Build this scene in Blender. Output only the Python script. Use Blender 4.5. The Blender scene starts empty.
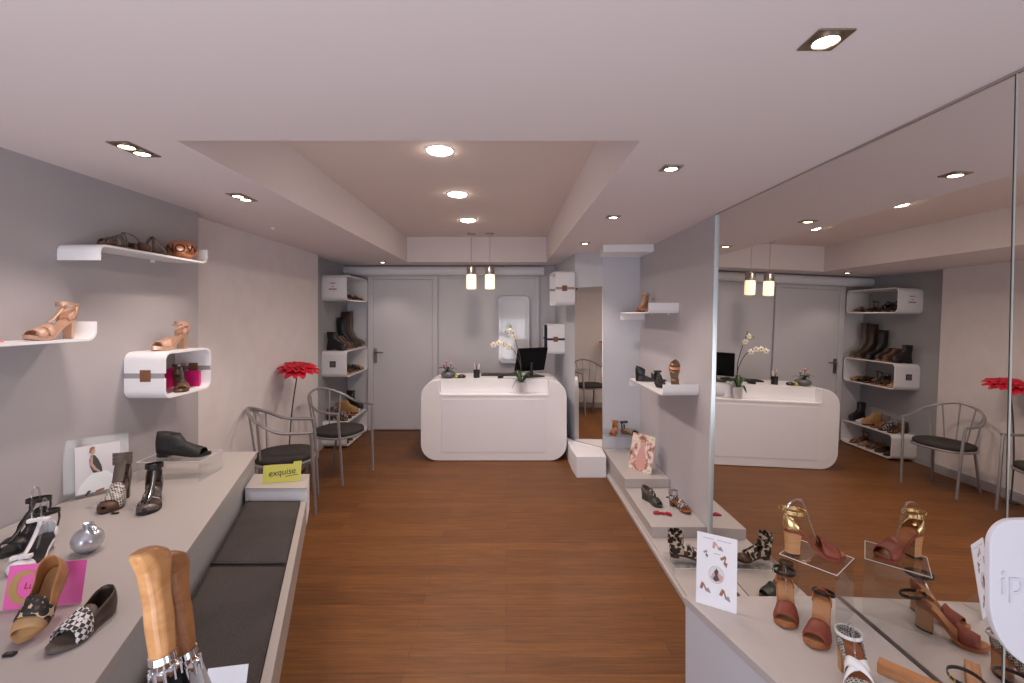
import bpy, math, random
from mathutils import Vector, Matrix
random.seed(7)
PI = math.pi
R = math.radians
S = bpy.context.scene
COL = S.collection

# ------------------------------------------------------------------ camera
cam_data = bpy.data.cameras.new('camera')
cam_data.sensor_width = 36.0
cam_data.lens = 461.0 / 1024.0 * 36.0
cam_data.clip_start = 0.02
cam = bpy.data.objects.new('camera', cam_data)
cam.location = (0, 0, 1.556)
cam.rotation_euler = (R(90), 0, 0)
cam_data.shift_x = 6.0 / 1024.0
cam_data.shift_y = -27.5 / 1024.0
COL.objects.link(cam)
S.camera = cam

# ------------------------------------------------------------------ world, daylight, exposure
w = bpy.data.worlds.new('daylight')
S.world = w
w.use_nodes = True
bg = w.node_tree.nodes['Background']
bg.inputs[0].default_value = (0.75, 0.84, 1.0, 1)
bg.inputs[1].default_value = 0.8
S.view_settings.view_transform = 'Standard'
S.view_settings.look = 'None'
S.view_settings.gamma = 1.0
S.view_settings.use_curve_mapping = False
S.view_settings.exposure = 0.0

WINDOW_POWER = 54.0
wl = bpy.data.lights.new('window_daylight', 'AREA')
wl.shape = 'RECTANGLE'
wl.size = 2.2
wl.size_y = 1.5
wl.energy = WINDOW_POWER
wl.color = (0.95, 0.94, 1.0)
wlo = bpy.data.objects.new('window_daylight', wl)
wlo.location = (-0.55, -0.95, 0.72)
wlo.rotation_euler = (R(114), 0, 0)
COL.objects.link(wlo)

SPOT_W, ROUND_W = 23.0, 52.0
LAMP_COL = (1.0, 0.835, 0.74)

# ------------------------------------------------------------------ materials
def mat(name, color, rough=0.5, metal=0.0, spec=0.5, coat=0.0, emit=None, estr=0.0, noise=0.0, nscale=20.0, bump=0.0, bscale=80.0):
    m = bpy.data.materials.new(name)
    m.use_nodes = True
    nt = m.node_tree
    b = nt.nodes['Principled BSDF']
    c = (color[0], color[1], color[2], 1)
    b.inputs['Base Color'].default_value = c
    b.inputs['Roughness'].default_value = rough
    b.inputs['Metallic'].default_value = metal
    b.inputs['Specular IOR Level'].default_value = spec
    b.inputs['Coat Weight'].default_value = coat
    if emit:
        b.inputs['Emission Color'].default_value = (emit[0], emit[1], emit[2], 1)
        b.inputs['Emission Strength'].default_value = estr
    if noise > 0:
        tc = nt.nodes.new('ShaderNodeTexCoord')
        n = nt.nodes.new('ShaderNodeTexNoise')
        n.inputs['Scale'].default_value = nscale
        n.inputs['Detail'].default_value = 4
        r = nt.nodes.new('ShaderNodeValToRGB')
        r.color_ramp.elements[0].position = 0.3
        r.color_ramp.elements[1].position = 0.7
        r.color_ramp.elements[0].color = tuple(max(0, v * (1 - noise)) for v in color) + (1,)
        r.color_ramp.elements[1].color = tuple(min(1, v * (1 + noise)) for v in color) + (1,)
        nt.links.new(tc.outputs['Object'], n.inputs['Vector'])
        nt.links.new(n.outputs['Fac'], r.inputs['Fac'])
        nt.links.new(r.outputs['Color'], b.inputs['Base Color'])
    if bump > 0:
        tc2 = nt.nodes.new('ShaderNodeTexCoord')
        n2 = nt.nodes.new('ShaderNodeTexNoise')
        n2.inputs['Scale'].default_value = bscale
        n2.inputs['Detail'].default_value = 3
        bp = nt.nodes.new('ShaderNodeBump')
        bp.inputs['Strength'].default_value = bump
        bp.inputs['Distance'].default_value = 0.004
        nt.links.new(tc2.outputs['Object'], n2.inputs['Vector'])
        nt.links.new(n2.outputs['Fac'], bp.inputs['Height'])
        nt.links.new(bp.outputs['Normal'], b.inputs['Normal'])
    return m

def clear_mat(name, tint=(0.97, 0.98, 0.98), gloss=0.03):
    m = bpy.data.materials.new(name)
    m.use_nodes = True
    nt = m.node_tree
    for n in list(nt.nodes):
        if n.type != 'OUTPUT_MATERIAL':
            nt.nodes.remove(n)
    out = [n for n in nt.nodes if n.type == 'OUTPUT_MATERIAL'][0]
    t = nt.nodes.new('ShaderNodeBsdfTransparent')
    t.inputs[0].default_value = (*tint, 1)
    g = nt.nodes.new('ShaderNodeBsdfGlossy')
    g.inputs['Roughness'].default_value = 0.05
    lw = nt.nodes.new('ShaderNodeLayerWeight')
    lw.inputs[0].default_value = 0.35
    mr = nt.nodes.new('ShaderNodeMath')
    mr.operation = 'MULTIPLY_ADD'
    mr.inputs[1].default_value = 0.30
    mr.inputs[2].default_value = gloss
    mx = nt.nodes.new('ShaderNodeMixShader')
    nt.links.new(lw.outputs['Facing'], mr.inputs[0])
    nt.links.new(mr.outputs[0], mx.inputs[0])
    nt.links.new(t.outputs[0], mx.inputs[1])
    nt.links.new(g.outputs[0], mx.inputs[2])
    nt.links.new(mx.outputs[0], out.inputs[0])
    return m

def voronoi_mat(name, c1, c2, c3, scale=55.0, rough=0.5):
    m = mat(name, c1, rough)
    nt = m.node_tree
    b = nt.nodes['Principled BSDF']
    tc = nt.nodes.new('ShaderNodeTexCoord')
    v = nt.nodes.new('ShaderNodeTexVoronoi')
    v.inputs['Scale'].default_value = scale
    r = nt.nodes.new('ShaderNodeValToRGB')
    e = r.color_ramp.elements
    e[0].position = 0.0; e[0].color = (*c2, 1)
    e[1].position = 0.62; e[1].color = (*c1, 1)
    a = e.new(0.22); a.color = (*c2, 1)
    a = e.new(0.27); a.color = (*c3, 1)
    a = e.new(0.50); a.color = (*c3, 1)
    r.color_ramp.interpolation = 'CONSTANT'
    nt.links.new(tc.outputs['Object'], v.inputs['Vector'])
    nt.links.new(v.outputs['Distance'], r.inputs['Fac'])
    nt.links.new(r.outputs['Color'], b.inputs['Base Color'])
    return m

def checker_mat(name, c1, c2, scale=120.0, rough=0.5, rot=45):
    m = mat(name, c1, rough)
    nt = m.node_tree
    b = nt.nodes['Principled BSDF']
    tc = nt.nodes.new('ShaderNodeTexCoord')
    mp = nt.nodes.new('ShaderNodeMapping')
    mp.inputs['Rotation'].default_value = (R(20), R(rot), R(rot))
    ck = nt.nodes.new('ShaderNodeTexChecker')
    ck.inputs['Scale'].default_value = scale
    ck.inputs['Color1'].default_value = (*c1, 1)
    ck.inputs['Color2'].default_value = (*c2, 1)
    nt.links.new(tc.outputs['Object'], mp.inputs['Vector'])
    nt.links.new(mp.outputs['Vector'], ck.inputs['Vector'])
    nt.links.new(ck.outputs['Color'], b.inputs['Base Color'])
    return m

def wood_floor_mat():
    m = mat('oak_planks', (0.35, 0.17, 0.07), 0.48, spec=0.35)
    nt = m.node_tree
    b = nt.nodes['Principled BSDF']
    tc = nt.nodes.new('ShaderNodeTexCoord')
    br = nt.nodes.new('ShaderNodeTexBrick')
    br.offset = 0.37
    br.inputs['Scale'].default_value = 1.0
    br.inputs['Brick Width'].default_value = 1.2
    br.inputs['Row Height'].default_value = 0.095
    br.inputs['Mortar Size'].default_value = 0.0012
    br.inputs['Mortar Smooth'].default_value = 0.3
    br.inputs['Bias'].default_value = 0.0
    br.inputs['Color1'].default_value = (0.200, 0.077, 0.018, 1)
    br.inputs['Color2'].default_value = (0.150, 0.055, 0.012, 1)
    br.inputs['Mortar'].default_value = (0.085, 0.032, 0.009, 1)
    nt.links.new(tc.outputs['Object'], br.inputs['Vector'])
    mp = nt.nodes.new('ShaderNodeMapping')
    mp.inputs['Scale'].default_value = (1.6, 26.0, 1.0)
    n = nt.nodes.new('ShaderNodeTexNoise')
    n.inputs['Scale'].default_value = 2.2
    n.inputs['Detail'].default_value = 7
    n.inputs['Roughness'].default_value = 0.62
    n.inputs['Distortion'].default_value = 0.6
    nt.links.new(tc.outputs['Object'], mp.inputs['Vector'])
    nt.links.new(mp.outputs['Vector'], n.inputs['Vector'])
    r = nt.nodes.new('ShaderNodeValToRGB')
    r.color_ramp.elements[0].position = 0.30
    r.color_ramp.elements[0].color = (0.62, 0.60, 0.58, 1)
    r.color_ramp.elements[1].position = 0.68
    r.color_ramp.elements[1].color = (1.12, 1.12, 1.12, 1)
    nt.links.new(n.outputs['Fac'], r.inputs['Fac'])
    mx = nt.nodes.new('ShaderNodeMix')
    mx.data_type = 'RGBA'
    mx.blend_type = 'MULTIPLY'
    mx.inputs['Factor'].default_value = 1.0
    nt.links.new(br.outputs['Color'], mx.inputs['A'])
    nt.links.new(r.outputs['Color'], mx.inputs['B'])
    nt.links.new(mx.outputs['Result'], b.inputs['Base Color'])
    return m

def grain_mat(name, c1, c2, rough=0.4, scale=(6, 6, 40)):
    m = mat(name, c1, rough)
    nt = m.node_tree
    b = nt.nodes['Principled BSDF']
    tc = nt.nodes.new('ShaderNodeTexCoord')
    mp = nt.nodes.new('ShaderNodeMapping')
    mp.inputs['Scale'].default_value = scale
    n = nt.nodes.new('ShaderNodeTexNoise')
    n.inputs['Scale'].default_value = 3.0
    n.inputs['Detail'].default_value = 5
    n.inputs['Distortion'].default_value = 1.0
    r = nt.nodes.new('ShaderNodeValToRGB')
    r.color_ramp.elements[0].position = 0.35
    r.color_ramp.elements[1].position = 0.65
    r.color_ramp.elements[0].color = (*c1, 1)
    r.color_ramp.elements[1].color = (*c2, 1)
    nt.links.new(tc.outputs['Object'], mp.inputs['Vector'])
    nt.links.new(mp.outputs['Vector'], n.inputs['Vector'])
    nt.links.new(n.outputs['Fac'], r.inputs['Fac'])
    nt.links.new(r.outputs['Color'], b.inputs['Base Color'])
    return m

def fabric_mat(name, c):
    m = mat(name, c, 0.95, spec=0.1)
    nt = m.node_tree
    b = nt.nodes['Principled BSDF']
    tc = nt.nodes.new('ShaderNodeTexCoord')
    n = nt.nodes.new('ShaderNodeTexNoise')
    n.inputs['Scale'].default_value = 160
    n.inputs['Detail'].default_value = 3
    n2 = nt.nodes.new('ShaderNodeTexNoise')
    n2.inputs['Scale'].default_value = 5
    mxv = nt.nodes.new('ShaderNodeMath'); mxv.operation = 'MULTIPLY_ADD'
    mxv.inputs[1].default_value = 0.6
    hm = nt.nodes.new('ShaderNodeMath'); hm.operation = 'MULTIPLY'; hm.inputs[1].default_value = 0.4
    r = nt.nodes.new('ShaderNodeValToRGB')
    r.color_ramp.elements[0].position = 0.3
    r.color_ramp.elements[1].position = 0.7
    r.color_ramp.elements[0].color = tuple(v * 0.72 for v in c) + (1,)
    r.color_ramp.elements[1].color = tuple(v * 1.25 for v in c) + (1,)
    bp = nt.nodes.new('ShaderNodeBump'); bp.inputs['Strength'].default_value = 0.3; bp.inputs['Distance'].default_value = 0.002
    nt.links.new(tc.outputs['Object'], n.inputs['Vector'])
    nt.links.new(tc.outputs['Object'], n2.inputs['Vector'])
    nt.links.new(n2.outputs['Fac'], hm.inputs[0])
    nt.links.new(n.outputs['Fac'], mxv.inputs[0])
    nt.links.new(hm.outputs[0], mxv.inputs[2])
    nt.links.new(mxv.outputs[0], r.inputs['Fac'])
    nt.links.new(r.outputs['Color'], b.inputs['Base Color'])
    nt.links.new(n.outputs['Fac'], bp.inputs['Height'])
    nt.links.new(bp.outputs['Normal'], b.inputs['Normal'])
    return m

def cover_mat(name):
    m = mat(name, (0.7, 0.6, 0.55), 0.3)
    nt = m.node_tree
    b = nt.nodes['Principled BSDF']
    tc = nt.nodes.new('ShaderNodeTexCoord')
    n = nt.nodes.new('ShaderNodeTexNoise')
    n.inputs['Scale'].default_value = 22
    n.inputs['Detail'].default_value = 4
    r = nt.nodes.new('ShaderNodeValToRGB')
    e = r.color_ramp.elements
    e[0].position = 0.30; e[0].color = (0.16, 0.09, 0.06, 1)
    e[1].position = 0.72; e[1].color = (0.80, 0.78, 0.68, 1)
    for p, c in ((0.42, (0.52, 0.28, 0.22)), (0.50, (0.80, 0.62, 0.58)), (0.60, (0.84, 0.76, 0.74)), (0.66, (0.45, 0.50, 0.25))):
        x = e.new(p); x.color = (*c, 1)
    nt.links.new(tc.outputs['Object'], n.inputs['Vector'])
    nt.links.new(n.outputs['Fac'], r.inputs['Fac'])
    nt.links.new(r.outputs['Color'], b.inputs['Base Color'])
    return m

M = {}
M['floor'] = wood_floor_mat()
M['ceiling'] = mat('ceiling_paint', (0.76, 0.685, 0.695), 0.85, spec=0.2, bump=0.05, bscale=30)
M['tray'] = mat('tray_paint_lamp_tint', (0.78, 0.67, 0.635), 0.85, spec=0.2)  # warmth of the lamp light is mixed into the tray's base colour
M['wall_grey'] = mat('grey_wall_paint', (0.42, 0.395, 0.41), 0.8, spec=0.2, bump=0.08, bscale=60)
M['wall_niche'] = mat('niche_grey_paint', (0.40, 0.41, 0.43), 0.8, spec=0.2)
M['wall_cream'] = mat('cream_relief_wallpaper', (0.76, 0.715, 0.715), 0.8, spec=0.2, noise=0.03, nscale=7, bump=0.35, bscale=130)
M['wall_right'] = mat('right_wall_paint', (0.52, 0.50, 0.53), 0.8, spec=0.2, bump=0.08, bscale=60)
M['wall_pale'] = mat('pale_wall_paint', (0.60, 0.62, 0.68), 0.8, spec=0.2)
M['wall_back'] = mat('back_wall_paint', (0.66, 0.65, 0.69), 0.7, spec=0.3)
M['white'] = mat('white_lacquer', (0.87, 0.865, 0.89), 0.35)
M['white_matt'] = mat('white_paint', (0.84, 0.84, 0.89), 0.55)
M['door'] = mat('door_paint', (0.70, 0.69, 0.73), 0.5)
M['table'] = mat('table_laminate', (0.44, 0.405, 0.39), 0.4)
M['table_side'] = mat('table_side_laminate', (0.43, 0.42, 0.425), 0.5)
M['counter'] = mat('counter_laminate', (0.50, 0.465, 0.46), 0.4)
M['counter_side'] = mat('counter_side_paint', (0.58, 0.58, 0.635), 0.5)
M['fabric'] = fabric_mat('grey_woven_fabric', (0.066, 0.058, 0.056))
M['chairfab'] = fabric_mat('dark_seat_fabric', (0.055, 0.050, 0.048))
M['rail'] = mat('rail_laminate', (0.40, 0.36, 0.335), 0.45)
M['chairmetal'] = mat('grey_powder_coat', (0.36, 0.35, 0.36), 0.35, metal=0.55)
M['steel'] = mat('brushed_steel', (0.55, 0.52, 0.49), 0.3, metal=1.0)
M['chrome'] = mat('chrome', (0.8, 0.8, 0.82), 0.12, metal=1.0)
M['fixture'] = mat('fixture_nickel', (0.34, 0.29, 0.24), 0.35, metal=0.9)
M['edge'] = mat('mirror_edge', (0.62, 0.70, 0.74), 0.25, metal=0.3)
M['seam'] = mat('mirror_seam', (0.48, 0.52, 0.51), 0.3)
M['mirror'] = mat('mirror_silver', (0.80, 0.775, 0.745), 0.0, metal=1.0)
M['mirror2'] = mat('wall_mirror_silver', (0.80, 0.77, 0.73), 0.0, metal=1.0)
M['clear'] = clear_mat('clear_acrylic')
M['clear_tube'] = clear_mat('clear_tube', gloss=0.16)
M['acrylic_edge'] = mat('acrylic_polished_edge', (0.80, 0.80, 0.80), 0.2)
M['lamp'] = mat('lit_lamp', (1, 0.9, 0.75), 0.5, emit=(1.0, 0.80, 0.55), estr=14.0)
M['lamp_round'] = mat('lit_diffuser', (1, 0.9, 0.75), 0.5, emit=(1.0, 0.84, 0.68), estr=50.0)
M['lamp_glass'] = mat('lit_opal_glass', (1, 0.93, 0.75), 0.4, emit=(1.0, 0.86, 0.56), estr=1.15)
M['black'] = mat('black_plastic', (0.012, 0.012, 0.014), 0.35)
M['screen'] = mat('monitor_back', (0.004, 0.004, 0.005), 0.5, spec=0.15)
M['ink'] = mat('ink', (0.03, 0.03, 0.04), 0.7)
M['pinkink'] = mat('pink_ink', (0.55, 0.18, 0.28), 0.7)
M['paper'] = mat('white_paper', (0.86, 0.85, 0.90), 0.6)
M['yellow'] = mat('yellow_card', (0.62, 0.60, 0.12), 0.6)
M['pink'] = mat('pink_card', (0.80, 0.13, 0.42), 0.5)
M['hotpink'] = mat('hot_pink_board', (0.75, 0.02, 0.22), 0.5)
M['gold'] = mat('gold_foil', (0.55, 0.36, 0.14), 0.35, metal=0.8)
M['goldleather'] = mat('gold_leather', (0.78, 0.58, 0.28), 0.25, metal=0.9)
M['copper'] = mat('copper', (0.80, 0.40, 0.24), 0.36, metal=1.0)
M['copperdark'] = mat('dark_copper_ink', (0.10, 0.03, 0.015), 0.5)
M['silver'] = mat('silver_glaze', (0.62, 0.64, 0.68), 0.28, metal=0.8, noise=0.15, nscale=30)
M['tan'] = mat('tan_leather', (0.42, 0.19, 0.075), 0.5, noise=0.18, nscale=25)
M['tan_in'] = mat('tan_insole', (0.40, 0.19, 0.085), 0.6, noise=0.12, nscale=30)
M['camel'] = mat('camel_leather', (0.47, 0.27, 0.12), 0.55, noise=0.15, nscale=25)
M['rust'] = mat('rust_leather', (0.20, 0.038, 0.019), 0.5, noise=0.2, nscale=25)
M['cognac'] = mat('cognac_leather', (0.34, 0.115, 0.042), 0.45, noise=0.2, nscale=25)
M['brown'] = mat('brown_leather', (0.11, 0.055, 0.032), 0.5, noise=0.2, nscale=25)
M['darkbrown'] = mat('dark_brown_leather', (0.045, 0.026, 0.018), 0.45, noise=0.2, nscale=25)
M['taupe'] = mat('taupe_leather', (0.125, 0.098, 0.082), 0.5, noise=0.15, nscale=25)
M['nude'] = mat('nude_leather', (0.55, 0.33, 0.23), 0.35, noise=0.08, nscale=25)
M['rose'] = mat('rose_gold_leather', (0.62, 0.40, 0.28), 0.3, metal=0.5)
M['blackleather'] = mat('black_leather', (0.014, 0.013, 0.013), 0.4)
M['blackmesh'] = checker_mat('black_mesh', (0.012, 0.012, 0.013), (0.028, 0.027, 0.026), 170, 0.6)
M['pewter'] = mat('pewter_leather', (0.16, 0.14, 0.13), 0.3, metal=0.6)
M['pewterstud'] = checker_mat('pewter_studs', (0.62, 0.60, 0.57), (0.10, 0.08, 0.07), 130, 0.35)
M['whiteleather'] = mat('white_leather', (0.80, 0.78, 0.80), 0.35)
M['bronze'] = mat('bronze_leather', (0.22, 0.13, 0.08), 0.3, metal=0.6)
M['leopard'] = voronoi_mat('leopard_print', (0.58, 0.42, 0.27), (0.11, 0.05, 0.025), (0.018, 0.013, 0.010), 52, 0.55)
M['animal'] = voronoi_mat('black_cream_print', (0.62, 0.52, 0.40), (0.015, 0.012, 0.01), (0.02, 0.015, 0.012), 42, 0.5)
M['woven'] = checker_mat('woven_black_white', (0.72, 0.68, 0.66), (0.04, 0.03, 0.028), 105, 0.5)
M['lattice'] = checker_mat('lattice_grey', (0.50, 0.48, 0.44), (0.030, 0.035, 0.04), 200, 0.5)
M['zebra'] = checker_mat('striped_strap', (0.55, 0.52, 0.52), (0.06, 0.05, 0.05), 70, 0.4, rot=10)
M['greenleather'] = mat('dark_green_leather', (0.030, 0.042, 0.030), 0.4, noise=0.2)
M['woodheel'] = grain_mat('stacked_wood', (0.42, 0.20, 0.08), (0.55, 0.29, 0.13), 0.45, (3, 3, 60))
M['handle'] = grain_mat('carved_handle_wood', (0.50, 0.235, 0.085), (0.62, 0.315, 0.13), 0.35, (8, 8, 12))
M['handle2'] = grain_mat('brown_handle_wood', (0.32, 0.13, 0.045), (0.42, 0.185, 0.07), 0.35, (8, 8, 12))
M['blockwood'] = grain_mat('block_wood', (0.40, 0.17, 0.07), (0.52, 0.25, 0.11), 0.5, (4, 40, 30))
M['umbblack'] = fabric_mat('black_umbrella_cloth', (0.010, 0.010, 0.011))
M['umbgrey'] = mat('pale_umbrella_cloth', (0.52, 0.50, 0.50), 0.7, noise=0.08)
M['red'] = mat('red_petal', (0.62, 0.012, 0.035), 0.55, noise=0.25, nscale=14)
M['redcentre'] = mat('flower_centre', (0.16, 0.004, 0.012), 0.8, bump=0.6, bscale=120)
M['stem'] = mat('dark_stem', (0.060, 0.060, 0.052), 0.6)
M['leaf'] = mat('leaf_green', (0.035, 0.075, 0.025), 0.4, noise=0.2)
M['orchid'] = mat('orchid_petal', (0.82, 0.76, 0.66), 0.5)
M['orchidpink'] = mat('pink_bud', (0.62, 0.28, 0.30), 0.5)
M['pot'] = mat('silver_pot', (0.72, 0.72, 0.73), 0.35, metal=0.25)
M['greypot'] = mat('grey_bowl', (0.13, 0.135, 0.145), 0.5)
M['yellowgreen'] = mat('yellow_green', (0.35, 0.38, 0.05), 0.5)
M['strapgrey'] = mat('grey_strap', (0.34, 0.33, 0.34), 0.5)
M['strapbrown'] = mat('brown_strap', (0.21, 0.085, 0.040), 0.5, noise=0.15)
M['navy'] = mat('navy_board', (0.020, 0.022, 0.05), 0.5)
M['radiator'] = mat('white_gloss_enamel', (0.80, 0.81, 0.85), 0.12, coat=0.6)
M['signwhite'] = mat('sign_white', (0.70, 0.69, 0.76), 0.45)
M['signletter'] = mat('sign_letter', (0.655, 0.645, 0.715), 0.5)
M['redribbon'] = mat('red_ribbon', (0.42, 0.01, 0.03), 0.45)
M['cover'] = cover_mat('magazine_print')
M['skin'] = mat('printed_skin', (0.55, 0.36, 0.27), 0.6)
M['darkprint'] = mat('printed_dark', (0.07, 0.065, 0.07), 0.6)
M['whiteprint'] = mat('printed_white', (0.88, 0.92, 0.95), 0.6)
M['pinkprint'] = mat('printed_pink', (0.66, 0.36, 0.34), 0.6)
M['brownprint'] = mat('printed_brown', (0.34, 0.15, 0.10), 0.6)
M['greyprint'] = mat('printed_grey', (0.32, 0.30, 0.30), 0.6)
M['pageprint'] = mat('printed_page', (0.74, 0.71, 0.74), 0.6)

# ------------------------------------------------------------------ mesh builder
def rrect(w_, h_, r, n=6, cx=0.0, cy=0.0):
    pts = []
    for (sx, sy, a0) in ((1, 1, 0), (-1, 1, 90), (-1, -1, 180), (1, -1, 270)):
        for k in range(n + 1):
            a = R(a0 + 90.0 * k / n)
            pts.append((cx + sx * (w_ / 2 - r) + r * math.cos(a), cy + sy * (h_ / 2 - r) + r * math.sin(a)))
    return pts

def smooth_path(pts, n=6, closed=False):
    """Catmull-Rom through pts"""
    P = [Vector(p) for p in pts]
    out = []
    N = len(P)
    segs = N if closed else N - 1
    for i in range(segs):
        if closed:
            p0, p1, p2, p3 = P[(i - 1) % N], P[i], P[(i + 1) % N], P[(i + 2) % N]
        else:
            p0, p1, p2, p3 = P[max(i - 1, 0)], P[i], P[i + 1], P[min(i + 2, N - 1)]
        for k in range(n):
            t = k / n
            out.append(0.5 * ((2 * p1) + (p2 - p0) * t + (2 * p0 - 5 * p1 + 4 * p2 - p3) * t * t + (3 * p1 - p0 - 3 * p2 + p3) * t ** 3))
    if not closed:
        out.append(P[-1])
    return out

class MB:
    def __init__(s):
        s.v = []
        s.f = []
    def add(s, verts, faces):
        o = len(s.v)
        s.v += [Vector(p) for p in verts]
        s.f += [tuple(i + o for i in f) for f in faces]
        return s
    def box(s, x0, x1, y0, y1, z0, z1):
        v = [(x0, y0, z0), (x1, y0, z0), (x1, y1, z0), (x0, y1, z0), (x0, y0, z1), (x1, y0, z1), (x1, y1, z1), (x0, y1, z1)]
        return s.add(v, [(0, 3, 2, 1), (4, 5, 6, 7), (0, 1, 5, 4), (1, 2, 6, 5), (2, 3, 7, 6), (3, 0, 4, 7)])
    def prism(s, outline, a, b, fn=None):
        """outline list of 2D, extruded between a and b; fn maps (u,v,w) to xyz"""
        fn = fn or (lambda u, v, w_: (u, v, w_))
        n = len(outline)
        v = [fn(p[0], p[1], a) for p in outline] + [fn(p[0], p[1], b) for p in outline]
        f = [tuple(range(n - 1, -1, -1)), tuple(range(n, 2 * n))]
        f += [(i, (i + 1) % n, n + (i + 1) % n, n + i) for i in range(n)]
        return s.add(v, f)
    def loft(s, rings, closed_ring=True, caps=True, loop=False):
        m = len(rings[0])
        o = len(s.v)
        for r in rings:
            s.v += [Vector(p) for p in r]
        K = len(rings)
        for i in range(K if loop else K - 1):
            j2 = (i + 1) % K
            for j in range(m if closed_ring else m - 1):
                k = (j + 1) % m
                s.f.append((o + i * m + j, o + i * m + k, o + j2 * m + k, o + j2 * m + j))
        if caps and not loop and closed_ring:
            s.f.append(tuple(o + j for j in range(m - 1, -1, -1)))
            s.f.append(tuple(o + (K - 1) * m + j for j in range(m)))
        return s
    def tube(s, pts, r, n=8, closed=False):
        P = [Vector(p) for p in pts]
        N = len(P)
        rr = r if isinstance(r, (list, tuple)) else [r] * N
        rings = []
        prev = None
        for i in range(N):
            if closed:
                t = P[(i + 1) % N] - P[(i - 1) % N]
            else:
                t = P[min(i + 1, N - 1)] - P[max(i - 1, 0)]
            if t.length < 1e-9:
                t = Vector((0, 0, 1))
            t.normalize()
            if prev is None:
                ref = Vector((0, 0, 1)) if abs(t.z) < 0.9 else Vector((1, 0, 0))
                a = t.cross(ref).normalized()
            else:
                a = (prev - t * prev.dot(t))
                if a.length < 1e-6:
                    a = t.cross(Vector((0, 0, 1)))
                a.normalize()
            prev = a
            b = t.cross(a)
            rings.append([P[i] + (a * math.cos(2 * PI * k / n) + b * math.sin(2 * PI * k / n)) * rr[i] for k in range(n)])
        return s.loft(rings, True, True, loop=closed)
    def lathe(s, prof, n=20, c=(0, 0, 0)):
        rings = [[(c[0] + r * math.cos(2 * PI * k / n), c[1] + r * math.sin(2 * PI * k / n), c[2] + z) for k in range(n)] for r, z in prof]
        return s.loft(rings)
    def sheet(s, path, th, a, b, fn, closed=False):
        """bent sheet: 2D path offset by th to its left, extruded a..b"""
        P = [Vector((p[0], p[1])) for p in path]
        N = len(P)
        Q = []
        for i in range(N):
            if closed:
                t = P[(i + 1) % N] - P[(i - 1) % N]
            else:
                t = P[min(i + 1, N - 1)] - P[max(i - 1, 0)]
            t.normalize()
            Q.append(P[i] + Vector((-t.y, t.x)) * th)
        rings = []
        for i in range(N):
            rings.append([fn(P[i].x, P[i].y, a), fn(P[i].x, P[i].y, b), fn(Q[i].x, Q[i].y, b), fn(Q[i].x, Q[i].y, a)])
        return s.loft(rings, True, True, loop=closed)
    def move(s, m):
        s.v = [m @ p for p in s.v]
        return s
    def build(s, name, material, parent=None, smooth=False, bevel=0.0, solid=0.0, sub=0, origin=None, angle=40):
        off = Vector((0, 0, 0))
        if origin is not None:
            off = Vector(origin)
        me = bpy.data.meshes.new(name)
        me.from_pydata([tuple(p - off) for p in s.v], [], s.f)
        me.materials.append(material)
        me.update()
        import bmesh
        bm = bmesh.new()
        bm.from_mesh(me)
        bmesh.ops.remove_doubles(bm, verts=bm.verts, dist=1e-6)
        bmesh.ops.recalc_face_normals(bm, faces=bm.faces)
        if smooth:
            for f in bm.faces:
                f.smooth = True
            for e in bm.edges:
                if len(e.link_faces) == 2 and e.calc_face_angle(0) > R(angle):
                    e.smooth = False
        bm.to_mesh(me)
        bm.free()
        o = bpy.data.objects.new(name, me)
        COL.objects.link(o)
        if parent is not None:
            o.parent = parent
        elif origin is not None:
            o.location = off
        if bevel > 0:
            md = o.modifiers.new('edge', 'BEVEL')
            md.width = bevel
            md.segments = 2
            md.limit_method = 'ANGLE'
        if solid > 0:
            md = o.modifiers.new('thickness', 'SOLIDIFY')
            md.thickness = solid
            md.offset = 0
        if sub > 0:
            md = o.modifiers.new('smooth', 'SUBSURF')
            md.levels = sub
            md.render_levels = sub
        return o

def tag(o, label=None, cat=None, group=None, kind=None):
    if label: o['label'] = label
    if cat: o['category'] = cat
    if group: o['group'] = group
    if kind: o['kind'] = kind
    return o

def thing(name, label, cat, loc=(0, 0, 0), rz=0.0, group=None, rot=None):
    o = bpy.data.objects.new(name, None)
    o.empty_display_size = 0.05
    COL.objects.link(o)
    o.location = loc
    o.rotation_euler = rot if rot else (0, 0, rz)
    return tag(o, label, cat, group)

def copy_tree(o, parent=None):
    c = o.copy()
    COL.objects.link(c)
    if parent is not None:
        c.parent = parent
    for ch in list(o.children):
        copy_tree(ch, c)
    return c

def struct(name, mb, m, **k):
    return tag(mb.build(name, m, **k), kind='structure')

def text_mesh(name, body, size, material, parent, matrix, depth=0.001, warp=None, shear=0.0):
    cu = bpy.data.curves.new(name, 'FONT')
    cu.body = body
    cu.size = size
    cu.align_x = 'CENTER'
    cu.align_y = 'CENTER'
    cu.extrude = depth
    cu.shear = shear
    tmp = bpy.data.objects.new('tmp', cu)
    COL.objects.link(tmp)
    bpy.context.view_layer.update()
    me = bpy.data.meshes.new_from_object(tmp.evaluated_get(bpy.context.evaluated_depsgraph_get()))
    bpy.data.objects.remove(tmp)
    me.name = name
    if warp:
        import bmesh
        bm = bmesh.new()
        bm.from_mesh(me)
        bmesh.ops.triangulate(bm, faces=bm.faces)
        for _ in range(2):
            bmesh.ops.subdivide_edges(bm, edges=bm.edges, cuts=1, use_grid_fill=True)
        bm.to_mesh(me)
        bm.free()
        for v in me.vertices:
            v.co = warp(v.co)
    else:
        me.transform(matrix)
    me.materials.clear()
    me.materials.append(material)
    o = bpy.data.objects.new(name, me)
    COL.objects.link(o)
    o.parent = parent
    return o

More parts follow.
